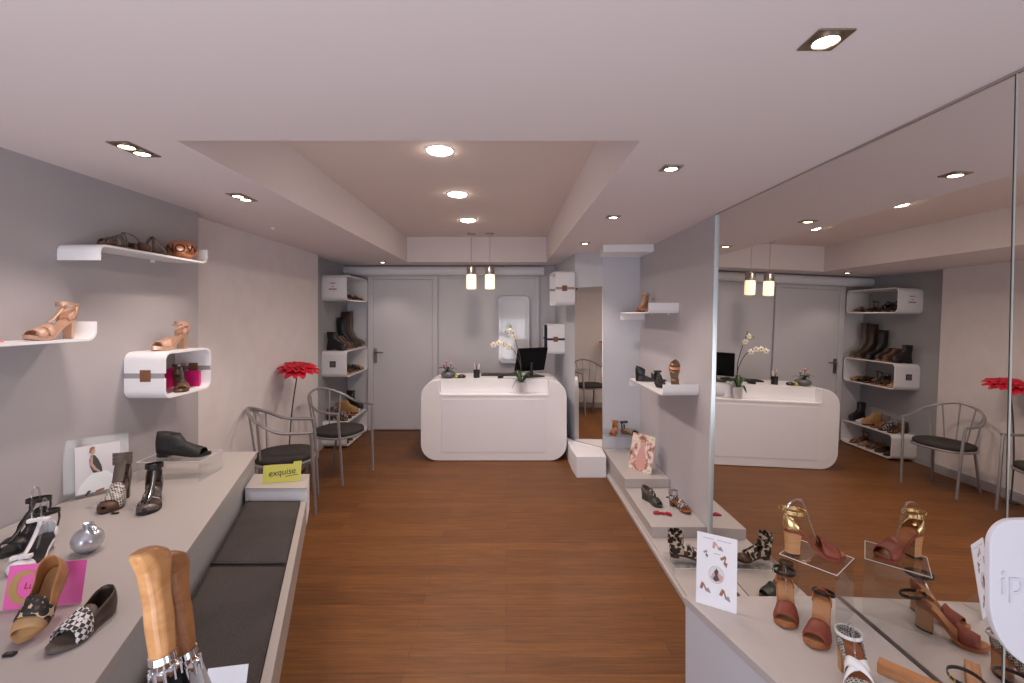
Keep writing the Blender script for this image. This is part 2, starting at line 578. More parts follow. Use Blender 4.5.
def xf(loc, rx=0.0, ry=0.0, rz=0.0):
    return Matrix.Translation(Vector(loc)) @ Matrix.Rotation(rz, 4, 'Z') @ Matrix.Rotation(ry, 4, 'Y') @ Matrix.Rotation(rx, 4, 'X')

# ------------------------------------------------------------------ room shell
CZ, TZ = 2.20, 2.508            # soffit and tray heights
WL, WN, WR = -1.95, -2.13, 1.362
WC = -2.04   # recessed cream wall  # left wall, niche wall, right wall
YB, YF = 6.20, -0.60             # back and front
TX0, TX1, TY0, TY1 = -1.225, 0.50, 1.713, 5.70

struct('floor', MB().box(-2.6, 2.0, YF - 0.3, YB + 0.3, -0.10, 0.0), M['floor'])

cb = MB()
cb.box(-2.6, TX0, YF - 0.3, YB + 0.3, CZ, TZ + 0.1)
cb.box(TX1, 2.0, YF - 0.3, YB + 0.3, CZ, TZ + 0.1)
cb.box(TX0, TX1, YF - 0.3, TY0, CZ, TZ + 0.1)
cb.box(TX0, TX1, TY1, YB + 0.3, CZ, TZ + 0.1)
struct('ceiling', cb, M['ceiling'])
struct('ceiling_tray', MB().box(TX0 - 0.005, TX1 + 0.005, TY0 - 0.005, TY1 + 0.005, TZ, TZ + 0.12), M['tray'])

struct('wall_left', MB().box(-2.6, WL, YF, 2.92, 0, CZ), M['wall_grey'])
struct('wall_left_relief', MB().box(-2.6, WC, 2.92, 5.0, 0, CZ), M['wall_cream'])
struct('wall_left_niche', MB().box(-2.6, WN, 5.0, YB, 0, CZ), M['wall_niche'])
struct('wall_back', MB().box(-2.6, 2.0, YB, YB + 0.2, 0, CZ), M['wall_back'])
struct('wall_right', MB().box(WR, WR + 0.25, YF, 4.68, 0, CZ), M['wall_right'])
# the pale return, the angled pier that carries the dressing mirror, and the side wall behind it
PA, PB = (0.985, 4.68), (0.739, 4.94)
pier = [(WR + 0.25, 4.68), PA, PB, (0.655, YB), (WR + 0.25, YB)]
struct('wall_right_pier', MB().prism(pier, 0, CZ), M['wall_pale'])
struct('trim_1', MB().prism([(0.67, 4.38), (0.952, 4.38), (0.972, 4.665), (0.975, 4.68), (0.731, 4.935), (0.66, 5.10), (0.655, 4.60)], 0, 0.20), M['white_matt'], bevel=0.004)
struct('trim_2', MB().prism([(0.90, 4.27), (WR, 4.24), (WR, 4.68), (0.95, 4.68)], 2.13, CZ), M['white'], bevel=0.006)
# front wall with its shop window opening (behind the camera)
fw = MB()
fw.box(-2.6, 1.65, YF - 0.2, YF, 0, 0.12)
fw.box(-2.6, 1.65, YF - 0.2, YF, 2.10, CZ)
fw.box(-2.6, -1.90, YF - 0.2, YF, 0.12, 2.10)
fw.box(1.34, 1.65, YF - 0.2, YF, 0.12, 2.10)
struct('wall_front', fw, M['wall_pale'])
wf = MB()
for x in (-1.90, -0.85, 0.25, 1.29):
    wf.box(x, x + 0.05, YF - 0.14, YF - 0.08, 0.12, 2.10)
wf.box(-1.90, 1.34, YF - 0.14, YF - 0.08, 2.05, 2.10)
wf.box(-1.90, 1.34, YF - 0.14, YF - 0.08, 0.12, 0.17)
struct('window_1', wf, M['steel'])

struct('baseboard_left', MB().box(WC, WC + 0.014, 2.92, 5.0, 0, 0.09), M['wall_grey'], bevel=0.002)
struct('baseboard_niche', MB().box(WN, WN + 0.012, 5.0, YB, 0, 0.07), M['wall_niche'])
struct('trim_3', MB().tube([(-2.2, 6.10, 2.125), (0.50, 6.10, 2.125)], 0.062, 16), M['white_matt'], smooth=True)

# back wall: a door in its frame and a fixed panel beside it
dr = tag(MB().box(-1.775, -0.985, YB - 0.030, YB - 0.004, 0.012, 2.015).build('door_1', M['door'], bevel=0.003), kind='structure')
hb = MB()
hb.prism(rrect(0.044, 0.20, 0.008, 3, -1.745 + 0.0, 1.00), YB - 0.040, YB - 0.030, lambda u, v, w_: (u, w_, v))
hb.tube([(-1.745, YB - 0.035, 1.045), (-1.745, YB - 0.085, 1.045), (-1.735, YB - 0.092, 1.045), (-1.63, YB - 0.092, 1.045)], 0.010, 8)
hb.build('door_handle', M['steel'], dr, smooth=True)
fr = MB()
for x in (-1.845, -0.982):
    fr.box(x, x + 0.068, YB - 0.045, YB - 0.002, 0, 2.02)
fr.box(-1.845, -0.914, YB - 0.045, YB - 0.002, 2.018, 2.066)
struct('door_frame_1', fr, M['door'], bevel=0.004)
pn = MB()
pn.box(-0.905, 0.42, YB - 0.018, YB - 0.001, 0.0, 2.03)
pn.box(-0.914, 0.42, YB - 0.03, YB - 0.001, 2.03, 2.066)
pn.box(0.40, 0.445, YB - 0.04, YB - 0.001, 0, 2.066)
struct('trim_4', pn, M['door'], bevel=0.003)

# ------------------------------------------------------------------ big mirror on the right wall (two panels), slightly out of plumb
def mirror_panel(y0, y1, label, far_end):
    t = thing('wall_mirror', label, 'mirror', (1.304, (y0 + y1) / 2, 0.02))
    L2 = (y1 - y0) / 2
    tilt = math.tan(R(1.30))
    def sl(mb):
        mb.v = [Vector((p.x + p.z * tilt, p.y, p.z)) for p in mb.v]
        return mb
    sl(MB().box(0, 0.008, -L2 + 0.004, L2 - 0.004, 0.0, 2.172)).build('glass', M['mirror'], t)
    e = MB()
    if far_end:
        e.box(-0.014, 0.012, L2 - 0.0039, L2 + 0.018, 0, 2.172)
        sl(e).build('polished_edge', M['edge'], t, bevel=0.003)
    else:
        e.box(-0.001, 0.009, L2 - 0.0039, L2 - 0.0005, 0, 2.172)
        sl(e).build('polished_edge', M['seam'], t)
    sl(MB().box(-0.004, 0.01, -L2, L2, 2.172, 2.179)).build('top_channel', M['steel'], t)
    return t
mirror_panel(1.222, 2.95, 'tall frameless mirror panel behind the tan sandal on its clear riser', True)
mirror_panel(-0.50, 1.222, 'mirror panel partly hidden behind the rounded white sign', False)

# narrow dressing mirror on the angled pier
ang = math.atan2(PB[1] - PA[1], PB[0] - PA[0])
t = thing('dressing_mirror', 'narrow full-length mirror on the angled pier beside the desk', 'mirror', (PA[0], PA[1], 0.205), ang)
plen = math.hypot(PB[0] - PA[0], PB[1] - PA[1])
MB().box(0.004, plen - 0.004, 0.002, 0.008, 0, 1.63).build('glass', M['mirror2'], t)
MB().box(0.0, plen, 0.0005, 0.004, -0.004, 1.634).build('backing', M['steel'], t)

# ------------------------------------------------------------------ right plinth: three steps along the wall, and the front counter
pl = MB()
for xa, za, zb in ((0.955, 0.0, 0.028), (0.975, 0.028, 0.04)):
    pl.prism([(xa - 1.15, 1.84 - 3.2), (1.3025 - 1.15, 1.84 - 3.2), (1.3025 - 1.15, 2.966 - 3.2), (WR - 0.003 - 1.15, 2.966 - 3.2), (WR - 0.003 - 1.15, 4.67 - 3.2), (xa - 1.15, 4.67 - 3.2)], za, zb)
pl.box(0.985 - 1.15, WR - 0.003 - 1.15, 3.12 - 3.2, 4.67 - 3.2, 0.04, 0.115)
pl.box(0.985 - 1.15, WR - 0.003 - 1.15, 3.82 - 3.2, 4.67 - 3.2, 0.115, 0.19)
o = pl.build('display_plinth', M['counter'], None, bevel=0.003)
o.location = (1.15, 3.2, 0)
tag(o, 'low white stepped plinth running along the foot of the right wall', 'plinth')

cz = 0.44
t = thing('display_counter', 'white display counter with slanted front under the rust sandals', 'counter', (1.1, 1.2, 0))
def ctr_x(y):
    return 0.704 + (1.824 - y) * 0.272
cy0 = -0.35
outl = [(ctr_x(1.824), 1.824), (ctr_x(cy0), cy0), (1.303, cy0), (1.303, 1.824)]
outl = [(max(min(a, 1.303), 0.5), b) for a, b in outl]
MB().prism([(a - 1.1, b - 1.2) for a, b in outl], cz - 0.03, cz).build('countertop', M['counter'], t, bevel=0.002)
ins = [(outl[0][0] + 0.004, 1.818), (outl[1][0] + 0.004, cy0 + 0.004), (1.300, cy0 + 0.004), (1.300, 1.818)]
MB().prism([(a - 1.1, b - 1.2) for a, b in ins], 0.0, cz - 0.03).build('carcass', M['counter_side'], t)

# ------------------------------------------------------------------ left display table with the bench along its front
tz = 0.73
def tab_x(y):
    return -1.494 + (2.766 - y) * 0.3305
t = thing('display_table', 'long grey display table along the left wall covered with sandals', 'table', (-1.6, 1.8, 0))
ty0 = 0.55
outl = [(tab_x(2.77), 2.77), (-1.944, 2.77), (-1.944, ty0), (tab_x(ty0), ty0)]
MB().prism([(a + 1.6, b - 1.8) for a, b in outl], tz - 0.035, tz).build('tabletop', M['table'], t, bevel=0.003)
ins = [(tab_x(2.765) - 0.012, 2.762), (-1.94, 2.762), (-1.94, ty0 + 0.01), (tab_x(ty0) - 0.014, ty0 + 0.01)]
MB().prism([(a + 1.6, b - 1.8) for a, b in ins], 0.0, tz - 0.035).build('carcass', M['table_side'], t)

def ben_x(y):   # front line of the bench
    return -1.047 + (2.41 - y) * 0.354
t = thing('upholstered_bench', 'low bench with two dark grey cushions along the display table', 'bench', (-1.1, 1.9, 0))
by0, by1 = 1.02, 2.47
ox, oy = 1.1, 1.9
sh = lambda pts: [(a + ox, b - oy) for a, b in pts]
MB().prism(sh([(tab_x(by1) + 0.002, by1), (tab_x(by0) + 0.002, by0), (ben_x(by0) - 0.032, by0), (ben_x(by1) - 0.032, by1)]), 0.44, 0.47).build('seat_board', M['rail'], t)
MB().prism(sh([(ben_x(2.455) - 0.03, 2.455), (ben_x(by0) - 0.03, by0), (ben_x(by0), by0), (ben_x(2.455), 2.455)]), 0.43, 0.56).build('front_rail', M['rail'], t, bevel=0.002)
MB().prism(sh([(tab_x(2.6) + 0.002, 2.60), (tab_x(by0) + 0.004, by0), (tab_x(by0) + 0.10, by0), (tab_x(2.6) + 0.10, 2.60)]), 0.0, 0.44).build('base', M['table_side'], t)
eb = MB()
eb.prism(sh([(tab_x(2.66) + 0.002, 2.66), (tab_x(2.46) + 0.002, 2.46), (ben_x(2.46) + 0.001, 2.46), (ben_x(2.66) + 0.001, 2.66)]), 0.43, 0.626)
eb.build('end_box', M['white_matt'], t, bevel=0.002)
MB().prism(sh([(tab_x(2.668) + 0.002, 2.668), (tab_x(2.452) + 0.002, 2.452), (ben_x(2.452) + 0.003, 2.452), (ben_x(2.668) + 0.003, 2.668)]), 0.626, 0.630).build('end_box_top', M['table'], t)
def cushion(ya, yb, label):
    c = thing('seat_cushion', label, 'cushion', (-1.1, (ya + yb) / 2, 0.4705), group=None)
    yc = (ya + yb) / 2
    rings = []
    e = 0.006
    for dz, ins_ in ((0.0, 0.014), (0.008, 0.004), (0.03, 0.0), (0.08, 0.0), (0.094, 0.006), (0.0995, 0.022)):
        ring = []
        n = 10
        y0_, y1_ = ya + e + ins_, yb - e - ins_
        L_ = lambda y: tab_x(y) + 0.008 + ins_
        R_ = lambda y: ben_x(y) - 0.0315 - ins_ * 0.4
        for k in range(n): ring.append((L_(y0_) + (R_(y0_) - L_(y0_)) * k / n, y0_))
        for k in range(n): ring.append((R_(y0_ + (y1_ - y0_) * k / n), y0_ + (y1_ - y0_) * k / n))
        for k in range(n): ring.append((R_(y1_) + (L_(y1_) - R_(y1_)) * k / n, y1_))
        for k in range(n): ring.append((L_(y1_ + (y0_ - y1_) * k / n), y1_ + (y0_ - y1_) * k / n))
        rings.append([(a + 1.1, b - yc, dz) for a, b in ring])
    MB().loft(rings).build('cover', M['fabric'], c, smooth=True, angle=60)
    pip = MB()
    pts = [Vector(p) + Vector((0, 0, 0.0)) for p in rings[4]]
    pip.tube(pts, 0.0035, 6, closed=True)
    pip.build('piping', M['fabric'], c, smooth=True)
cushion(1.82, 2.45, 'dark grey bench cushion at the far end below the yellow card')
cushion(1.03, 1.82, 'dark grey bench cushion nearest the wooden umbrella handles')

# ------------------------------------------------------------------ desk
def yz(u, v, w_): return (w_, u, v)
def xz(u, v, w_): return (u, w_, v)
t = thing('reception_desk', 'white reception desk with rounded corners and a recessed front ledge', 'desk', (-0.13, 4.88, 0))
dw, dh, dr_ = 1.545, 0.848, 0.175
outer = rrect(dw, dh, dr_, 8, 0, dh / 2 + 0.004)
NX0, NX1, NZ = -0.575, 0.585, 0.70
# shell: closed loop behind the notch, open loop in front of it
MB().sheet(outer, 0.03, 0.13, 0.60, xz, closed=True).build('shell', M['white'], t, smooth=True)
front = []
a0 = [(NX0, NZ)] + [(NX0, dh + 0.004)] + [p for p in outer[9:18]] + [p for p in outer[18:36]] + [p for p in outer[0:9]] + [(NX1, dh + 0.004), (NX1, NZ)]
MB().prism(a0, 0.0, 0.128, xz).build('front_panel', M['white'], t, bevel=0.004)
MB().box(NX0 + 0.002, NX1 - 0.002, 0.105, 0.125, NZ + 0.004, dh + 0.003).build('recess_panel', M['white'], t)
MB().box(NX0 + 0.002, NX1 - 0.002, -0.006, 0.10, NZ - 0.014, NZ + 0.004).build('ledge', M['white'], t, bevel=0.002)
MB().prism(rrect(1.10, 0.56, 0.02, 4, 0.0, 0.375), -0.004, 0.0, xz).build('inset_panel', M['white_matt'], t, bevel=0.002)

# ------------------------------------------------------------------ shelves, wall boxes
def wall_shelf(label, side, wall_x, y0, y1, z, depth, near_up, far_up, group):
    """bent sheet shelf; near end (y0) and far end (y1) curl up (+1) or down (-1)"""
    t = thing('wall_shelf', label, 'shelf', (wall_x, (y0 + y1) / 2, z), group=group)
    L2 = (y1 - y0) / 2
    r = 0.032
    pts = []
    hgt = 0.072
    def curl(sgn, up):
        out = []
        out.append((sgn * L2, up * hgt))
        for k in range(7):
            a = R(90 * k / 6)
            out.append((sgn * (L2 - r + r * math.cos(a)), up * (r - r * math.sin(a))))
        return out
    pts = curl(-1, near_up) + list(reversed(curl(1, far_up)))
    MB().sheet(pts, -0.010, 0.002, depth, lambda u, v, w_: (side * w_, u, v)).build('board', M['white'], t, smooth=True)
    for y in (-0.5 * L2, 0.5 * L2):
        br = MB()
        br.box(side * 0.0005 if side > 0 else -0.006, 0.006 if side > 0 else -0.0005, y - 0.012, y + 0.012, -0.022, -0.0105)
        br.build('bracket', M['white'], t)
    return t
g = 'curled white wall shelves'
wall_shelf('curled white wall shelf holding the copper ball, highest on the left wall', 1, WL, 2.0, 2.72, 1.862, 0.185, -1, 1, g)
wall_shelf('curled white shelf at the left edge holding one nude heeled sandal', 1, WL, 1.25, 1.98, 1.452, 0.185, 1, 1, g)
wall_shelf('curled white shelf on the right wall holding the copper sandal', -1, WR, 3.63, 4.53, 1.572, 0.24, 1, -1, g)
wall_shelf('curled white shelf on the right wall below the copper sandal shelf', -1, WR, 3.26, 4.13, 0.985, 0.255, 1, -1, g)

def shelf_box(label, loc, ln, ht, dp, group):
    """bent rounded tube hung on the niche wall, open towards the room (+x)"""
    t = thing('wall_box_shelf', label, 'shelf', loc, group=group)
    MB().sheet(rrect(ln, ht, 0.055, 8, 0, ht / 2), 0.014, 0.002, dp, yz, closed=True).build('shell', M['white'], t, smooth=True)
    return t
BY0, BY1 = 5.32, 6.13
bl, bc = BY1 - BY0, (BY0 + BY1) / 2
gb = 'white box shelves in the corner niche'
b1 = shelf_box('top white box shelf in the niche with pink lines on its end', (WN, bc, 1.71), bl, 0.30, 0.29, gb)
b2 = shelf_box('middle white box shelf in the niche with a grey square label', (WN, bc, 0.82), bl, 0.31, 0.29, gb)
b3 = shelf_box('lowest white box shelf of the niche, just above the floor', (WN, bc, 0.015), bl, 0.29, 0.29, gb)
n = MB()
MB().box(0.06, 0.20, -bl / 2 - 0.0015, -bl / 2 - 0.0003, 0.07, 0.25).build('paper_notice', M['paper'], b1)
n.box(0.10, 0.16, -bl / 2 - 0.0022, -bl / 2 - 0.0014, 0.196, 0.208)
n.box(0.115, 0.145, -bl / 2 - 0.0022, -bl / 2 - 0.0014, 0.160, 0.170)
n.box(0.085, 0.175, -bl / 2 - 0.0022, -bl / 2 - 0.0014, 0.125, 0.141)
n.build('notice_print', M['pinkink'], b1)
MB().box(0.095, 0.165, -bl / 2 - 0.0015, -bl / 2 - 0.0003, 0.12, 0.19).build('square_label', M['ink'], b2)
n = MB()
for k in range(3):
    n.box(0.104, 0.156, -bl / 2 - 0.0022, -bl / 2 - 0.0014, 0.131 + k * 0.018, 0.137 + k * 0.018)
n.build('label_print', M['greyprint'], b2)

def strap_box(label, loc, rz, side, ln, ht, dp, group, strap_m):
    """rounded box of two half shells laced together by a strap round its middle"""
    t = thing('strapped_wall_box', label, 'shelf', loc, rz, group)
    gap = 0.013
    full = rrect(ln, ht, 0.045, 8, 0, 0)
    fn = lambda u, v, w_: (side * w_, u, v)
    up = [p for p in full if p[1] > gap]
    up = [(ln / 2, gap)] + up + [(-ln / 2, gap)]
    lo = [p for p in full if p[1] < -gap]
    lo = [(-ln / 2, -gap)] + lo + [(ln / 2, -gap)]
    MB().sheet(up, 0.010, 0.002, dp, fn).build('upper_shell', M['white'], t, smooth=True)
    MB().sheet(lo, 0.010, 0.002, dp, fn).build('lower_shell', M['white'], t, smooth=True)
    for y in (-ln / 2, ln / 2):
        s_ = MB()
        a, b = sorted((side * 0.004, side * (dp - 0.004)))
        s_.box(a, b, y - 0.005 if y > 0 else y + 0.001, y - 0.001 if y > 0 else y + 0.005, -gap - 0.001, gap + 0.001)
        s_.build('strap', strap_m, t)
        k = MB()
        a, b = sorted((side * (dp * 0.40), side * (dp * 0.40 + 0.055)))
        k.box(a, b, y - 0.012 if y > 0 else y - 0.004, y + 0.004 if y > 0 else y + 0.012, -0.030, 0.030)
        k.build('leather_tab', M['strapbrown'], t, bevel=0.003)
    return t
gs = 'white wall boxes with leather tabs'
sb = strap_box('rounded white wall box with pink lining on the left wall', (WL, 2.535, 1.24), 0, 1, 0.37, 0.24, 0.21, gs, M['strapgrey'])
MB().box(0.003, 0.006, -0.165, 0.165, -0.11, 0.0).build('pink_lining', M['hotpink'], sb)
MB().box(0.01, 0.16, 0.155, 0.168, -0.107, -0.015).build('pink_end_lining', M['hotpink'], sb)
W2a = math.atan2(-0.076, 1.32)
strap_box('upper strapped white box on the side wall behind the desk', (0.722, 5.10, 1.83), R(3.3), -1, 0.40, 0.36, 0.21, gs, M['strapgrey'])
sb2 = strap_box('lower strapped white box on the side wall, above the monitor', (0.692, 5.67, 1.255), R(3.3), -1, 0.36, 0.36, 0.21, gs, M['navy'])
MB().box(-0.20, -0.004, 0.150, 0.166, -0.16, 0.16).build('navy_lining', M['navy'], sb2)

# clear little shelf on the pale return wall
t = thing('acrylic_shelf', 'small clear shelf low on the pale return wall with two sandals', 'shelf', (1.17, 4.679, 0.345))
MB().box(-0.19, 0.17, -0.15, -0.001, 0, 0.008).build('plate', M['clear'], t)
MB().box(-0.19, 0.17, -0.006, -0.001, 0.008, 0.05).build('back_lip', M['clear'], t)

# ------------------------------------------------------------------ ceiling lights
def spot_light(parent, power, angle, loc, name='light_beam', blend=0.6):
    l = bpy.data.lights.new(name, 'SPOT')
    l.energy = power
    l.color = LAMP_COL
    l.spot_size = R(angle)
    l.spot_blend = blend
    l.shadow_soft_size = 0.03
    o = bpy.data.objects.new(name, l)
    COL.objects.link(o)
    o.parent = parent
    o.location = loc
    return o

def square_spot(x, y, n_l, label, group, power):
    t = thing('recessed_spotlight', label, 'ceiling light', (x, y, CZ), group=group)
    ln = 0.085 * n_l
    f = MB()
    # square plate with round openings: a frame of thin bars and lamp rings
    f.prism(rrect(0.085, ln, 0.003, 2), -0.004, -0.0002)
    f.build('plate', M['fixture'], t, bevel=0.001)
    for k in range(n_l):
        yy = (k - (n_l - 1) / 2) * 0.075
        MB().lathe([(0.034, -0.0042), (0.034, -0.009), (0.029, -0.009), (0.027, -0.0042)], 20, (0, yy, 0)).build('ring', M['fixture'], t, smooth=True)
        MB().lathe([(0.026, -0.0045), (0.0255, -0.007), (0.012, -0.0078)], 20, (0, yy, 0)).build('lamp', M['lamp'], t, smooth=True)
        spot_light(t, power, 105, (0, yy, -0.03))
    return t
gsp = 'recessed square spotlights'
square_spot(0.749, 1.08, 1, 'square recessed spotlight nearest the viewer, over the counter', gsp, SPOT_W * 0.45)
square_spot(0.727, 2.03, 1, 'square recessed spotlight, second from the viewer on the mirror side', gsp, SPOT_W * 0.7)
square_spot(0.709, 3.05, 1, 'square recessed spotlight on the mirror side, third from the viewer', gsp, SPOT_W)
square_spot(0.715, 4.18, 1, 'square recessed spotlight before the angled pier, fourth from the viewer', gsp, SPOT_W)
square_spot(-1.53, 5.72, 1, 'square recessed spotlight in front of the door', gsp, SPOT_W * 0.3)
gd = 'twin recessed spotlights on the left'
square_spot(-1.45, 1.80, 2, 'twin recessed spotlight above the left shelves, nearer the viewer', gd, SPOT_W * 0.5)
square_spot(-1.455, 2.54, 2, 'twin recessed spotlight on the left, beyond the nearer twin', gd, SPOT_W * 0.5)
t = thing('smoke_sensor', 'tiny round sensor on the left of the ceiling', 'sensor', (-1.74, 3.44, CZ))
MB().lathe([(0.014, -0.0005), (0.014, -0.006), (0.008, -0.012)], 14).build('body', M['white'], t, smooth=True)

def round_light(y, label):
    t = thing('round_downlight', label, 'ceiling light', (-0.385, y, TZ), group='round downlights in the ceiling tray')
    MB().lathe([(0.083, -0.0005), (0.083, -0.003), (0.072, -0.004), (0.071, -0.0005)], 28).build('rim', M['white'], t, smooth=True)
    MB().lathe([(0.071, -0.003), (0.069, -0.009), (0.052, -0.015), (0.02, -0.018)], 28).build('diffuser', M['lamp_round'], t, smooth=True)
    l = spot_light(t, ROUND_W, 150, (0, 0, -0.03), blend=0.8)
    l.data.shadow_soft_size = 0.11
round_light(2.68, 'largest looking round downlight, at the near end of the ceiling tray')
round_light(3.66, 'round downlight in the middle of the ceiling tray row')
round_light(4.67, 'round downlight nearest the pendants in the ceiling tray')

def pendant(x, label):
    t = thing('pendant_lamp', label, 'pendant lamp', (x, 5.45, TZ), group='pendant lamps over the desk')
    MB().lathe([(0.045, -0.0005), (0.045, -0.018), (0.012, -0.024)], 18).build('canopy', M['steel'], t, smooth=True)
    MB().tube([(0, 0, -0.02), (0, 0, -0.39)], 0.0035, 6).build('cord', M['steel'], t)
    MB().lathe([(0.008, -0.385), (0.05, -0.392), (0.055, -0.40), (0.055, -0.485), (0.05, -0.49)], 20).build('cap', M['steel'], t, smooth=True)
    MB().lathe([(0.057, -0.488), (0.058, -0.52), (0.058, -0.65), (0.050, -0.657), (0.02, -0.66)], 20).build('glass_shade', M['lamp_glass'], t, smooth=True)
pendant(-0.41, 'opal glass pendant lamp over the desk, on the door side')
pendant(-0.19, 'opal glass pendant lamp over the desk, on the monitor side')

# ------------------------------------------------------------------ chairs
def make_chair(label, loc, rz):
    t = thing('metal_armchair', label, 'chair', loc, rz, 'grey metal armchairs')
    def seat_pt(a, r=1.0):
        x = math.cos(a); y = math.sin(a)
        return (0.215 * r * (abs(x) ** 0.8) * (1 if x > 0 else -1), 0.225 * r * (abs(y) ** 0.8) * (1 if y > 0 else -1))
    ring = [seat_pt(2 * PI * k / 28) for k in range(28)]
    MB().tube([(a, b, 0.405) for a, b in ring], 0.011, 8, closed=True).build('seat_frame', M['chairmetal'], t, smooth=True)
    rr = []
    for z, k in ((0.41, 0.90), (0.418, 0.985), (0.44, 1.0), (0.455, 0.96), (0.462, 0.85), (0.466, 0.5)):
        rr.append([(a * k, b * k, z) for a, b in ring])
    MB().loft(rr).build('seat_cushion', M['chairfab'], t, smooth=True, angle=70)
    for s in (-1, 1):
        MB().tube(smooth_path([(0.235, s * 0.215, 0.0), (0.215, s * 0.228, 0.40), (0.205, s * 0.238, 0.60), (0.195, s * 0.243, 0.655)], 4), 0.0125, 8).build('leg', M['chairmetal'], t, smooth=True)
        MB().tube([(-0.235, s * 0.185, 0.0), (-0.165, s * 0.160, 0.40)], 0.0125, 8).build('leg', M['chairmetal'], t, smooth=True)
    hoop = [(0.215, -0.245, 0.650), (0.10, -0.262, 0.655), (-0.03, -0.262, 0.672), (-0.15, -0.225, 0.735), (-0.235, -0.13, 0.79), (-0.262, 0.0, 0.818)]
    hoop = hoop + [(a, -b, c) for a, b, c in reversed(hoop[:-1])]
    hp = smooth_path(hoop, 6)
    MB().tube(hp, 0.0125, 8).build('arm_rail', M['chairmetal'], t, smooth=True)
    for yb, k in ((-0.16, 19), (-0.08, 24), (0.0, 30), (0.08, 36), (0.16, 41)):
        xb = -0.205 * math.sqrt(max(0.0, 1 - (yb / 0.235) ** 2))
        MB().tube([(xb, yb, 0.405), hp[k]], 0.0075, 6).build('spindle', M['chairmetal'], t, smooth=True)
    return t
make_chair('grey metal armchair nearer the viewer, its back against the left wall', (-1.765, 3.685, 0), R(20))
make_chair('grey metal armchair turned towards the shop, beside the niche shelves', (-1.62, 4.47, 0), R(-22))

# ------------------------------------------------------------------ red flower
t = thing('artificial_flower', 'giant red gerbera on a tall dark stem behind the armchairs', 'flower', (-1.95, 4.16, 0))
sp = smooth_path([(0, 0, 0.0), (0.0, -0.01, 0.35), (0.03, -0.02, 0.70), (0.085, -0.03, 1.04)], 6)
MB().tube(sp, 0.006, 8).build('stem', M['stem'], t, smooth=True)
MB().lathe([(0.055, 0.0), (0.055, 0.012), (0.01, 0.018)], 16).build('foot', M['stem'], t, smooth=True)
hc = Vector((0.09, -0.03, 1.06))
tiltm = Matrix.Translation(hc) @ Matrix.Rotation(R(14), 4, 'X') @ Matrix.Rotation(R(8), 4, 'Y')
for layer, (npet, ln, el, wd) in enumerate(((14, 0.165, 12, 0.040), (12, 0.135, 24, 0.036), (10, 0.10, 38, 0.028))):
    pm = MB()
    for k in range(npet):
        a = 2 * PI * (k + 0.5 * layer) / npet + random.uniform(-0.06, 0.06)
        e = R(el + random.uniform(-5, 5))
        rings = []
        for i in range(7):
            u = i / 6
            wv = wd * math.sin(PI * (0.12 + 0.80 * u)) ** 0.8
            rr_ = 0.018 + ln * u
            drop = -0.045 * u * u
            rings.append([(rr_ * math.cos(e), y_ * wv, rr_ * math.sin(e) + drop + abs(y_) * 0.008) for y_ in (-1, -0.5, 0, 0.5, 1)])
        mb = MB().loft(rings, closed_ring=False, caps=False)
        mb.move(Matrix.Rotation(a, 4, 'Z'))
        pm.add(mb.v, mb.f)
    pm.move(tiltm)
    pm.build('petals', M['red'], t, smooth=True, solid=0.003)
MB().lathe([(0.004, -0.02), (0.03, -0.004), (0.034, 0.012), (0.022, 0.026), (0.006, 0.030)], 16).move(tiltm).build('flower_centre', M['redcentre'], t, smooth=True)
MB().lathe([(0.006, -0.05), (0.02, -0.03), (0.035, -0.006), (0.03, 0.0)], 12).move(tiltm).build('calyx', M['leaf'], t, smooth=True)

# ------------------------------------------------------------------ radiator on the back wall
t = thing('panel_radiator', 'tall glossy white rounded panel on the back wall above the desk', 'radiator', (0.105, YB - 0.018, 0.90))
MB().prism(rrect(0.42, 0.90, 0.07, 8, 0, 0.45), -0.075, -0.055, xz).build('front_panel', M['radiator'], t, bevel=0.012)
MB().prism(rrect(0.32, 0.80, 0.05, 8, 0, 0.45), -0.084, -0.0745, xz).build('raised_panel', M['radiator'], t, bevel=0.008)
MB().prism(rrect(0.34, 0.80, 0.05, 8, 0, 0.45), -0.055, -0.0, xz).build('body', M['white'], t)

# ------------------------------------------------------------------ things on the desk
DT = 0.8525
t = thing('computer_monitor', 'black monitor seen from behind on the right of the desk', 'monitor', (0.30, 5.18, DT), R(28))
MB().prism(rrect(0.24, 0.17, 0.03, 5), 0.0, 0.010).build('foot', M['black'], t, bevel=0.003)
MB().tube(smooth_path([(0, 0.02, 0.008), (0, 0.03, 0.06), (0, 0.03, 0.16)], 4), 0.02, 10).build('neck', M['black'], t, smooth=True)
mm = xf((0, 0.03, 0.190), R(17), 0, 0)
MB().prism(rrect(0.385, 0.275, 0.008, 3), -0.010, 0.015, xz).move(mm).build('screen_housing', M['screen'], t, bevel=0.004)
MB().prism(rrect(0.30, 0.20, 0.02, 4), -0.016, -0.010, xz).move(mm).build('rear_bulge', M['screen'], t, bevel=0.008)

t = thing('keyboard', 'long low black tray on the desk left of the monitor', 'keyboard', (-0.065, 5.30, DT))
MB().prism(rrect(0.44, 0.15, 0.012, 4), 0.0005, 0.016).build('base', M['black'], t, bevel=0.003)
kb = MB()
for r_ in range(4):
    for c_ in range(14):
        x = -0.20 + c_ * 0.0295
        y = -0.055 + r_ * 0.030
        kb.box(x, x + 0.024, y, y + 0.024, 0.016, 0.021)
kb.build('keys', M['black'], t)

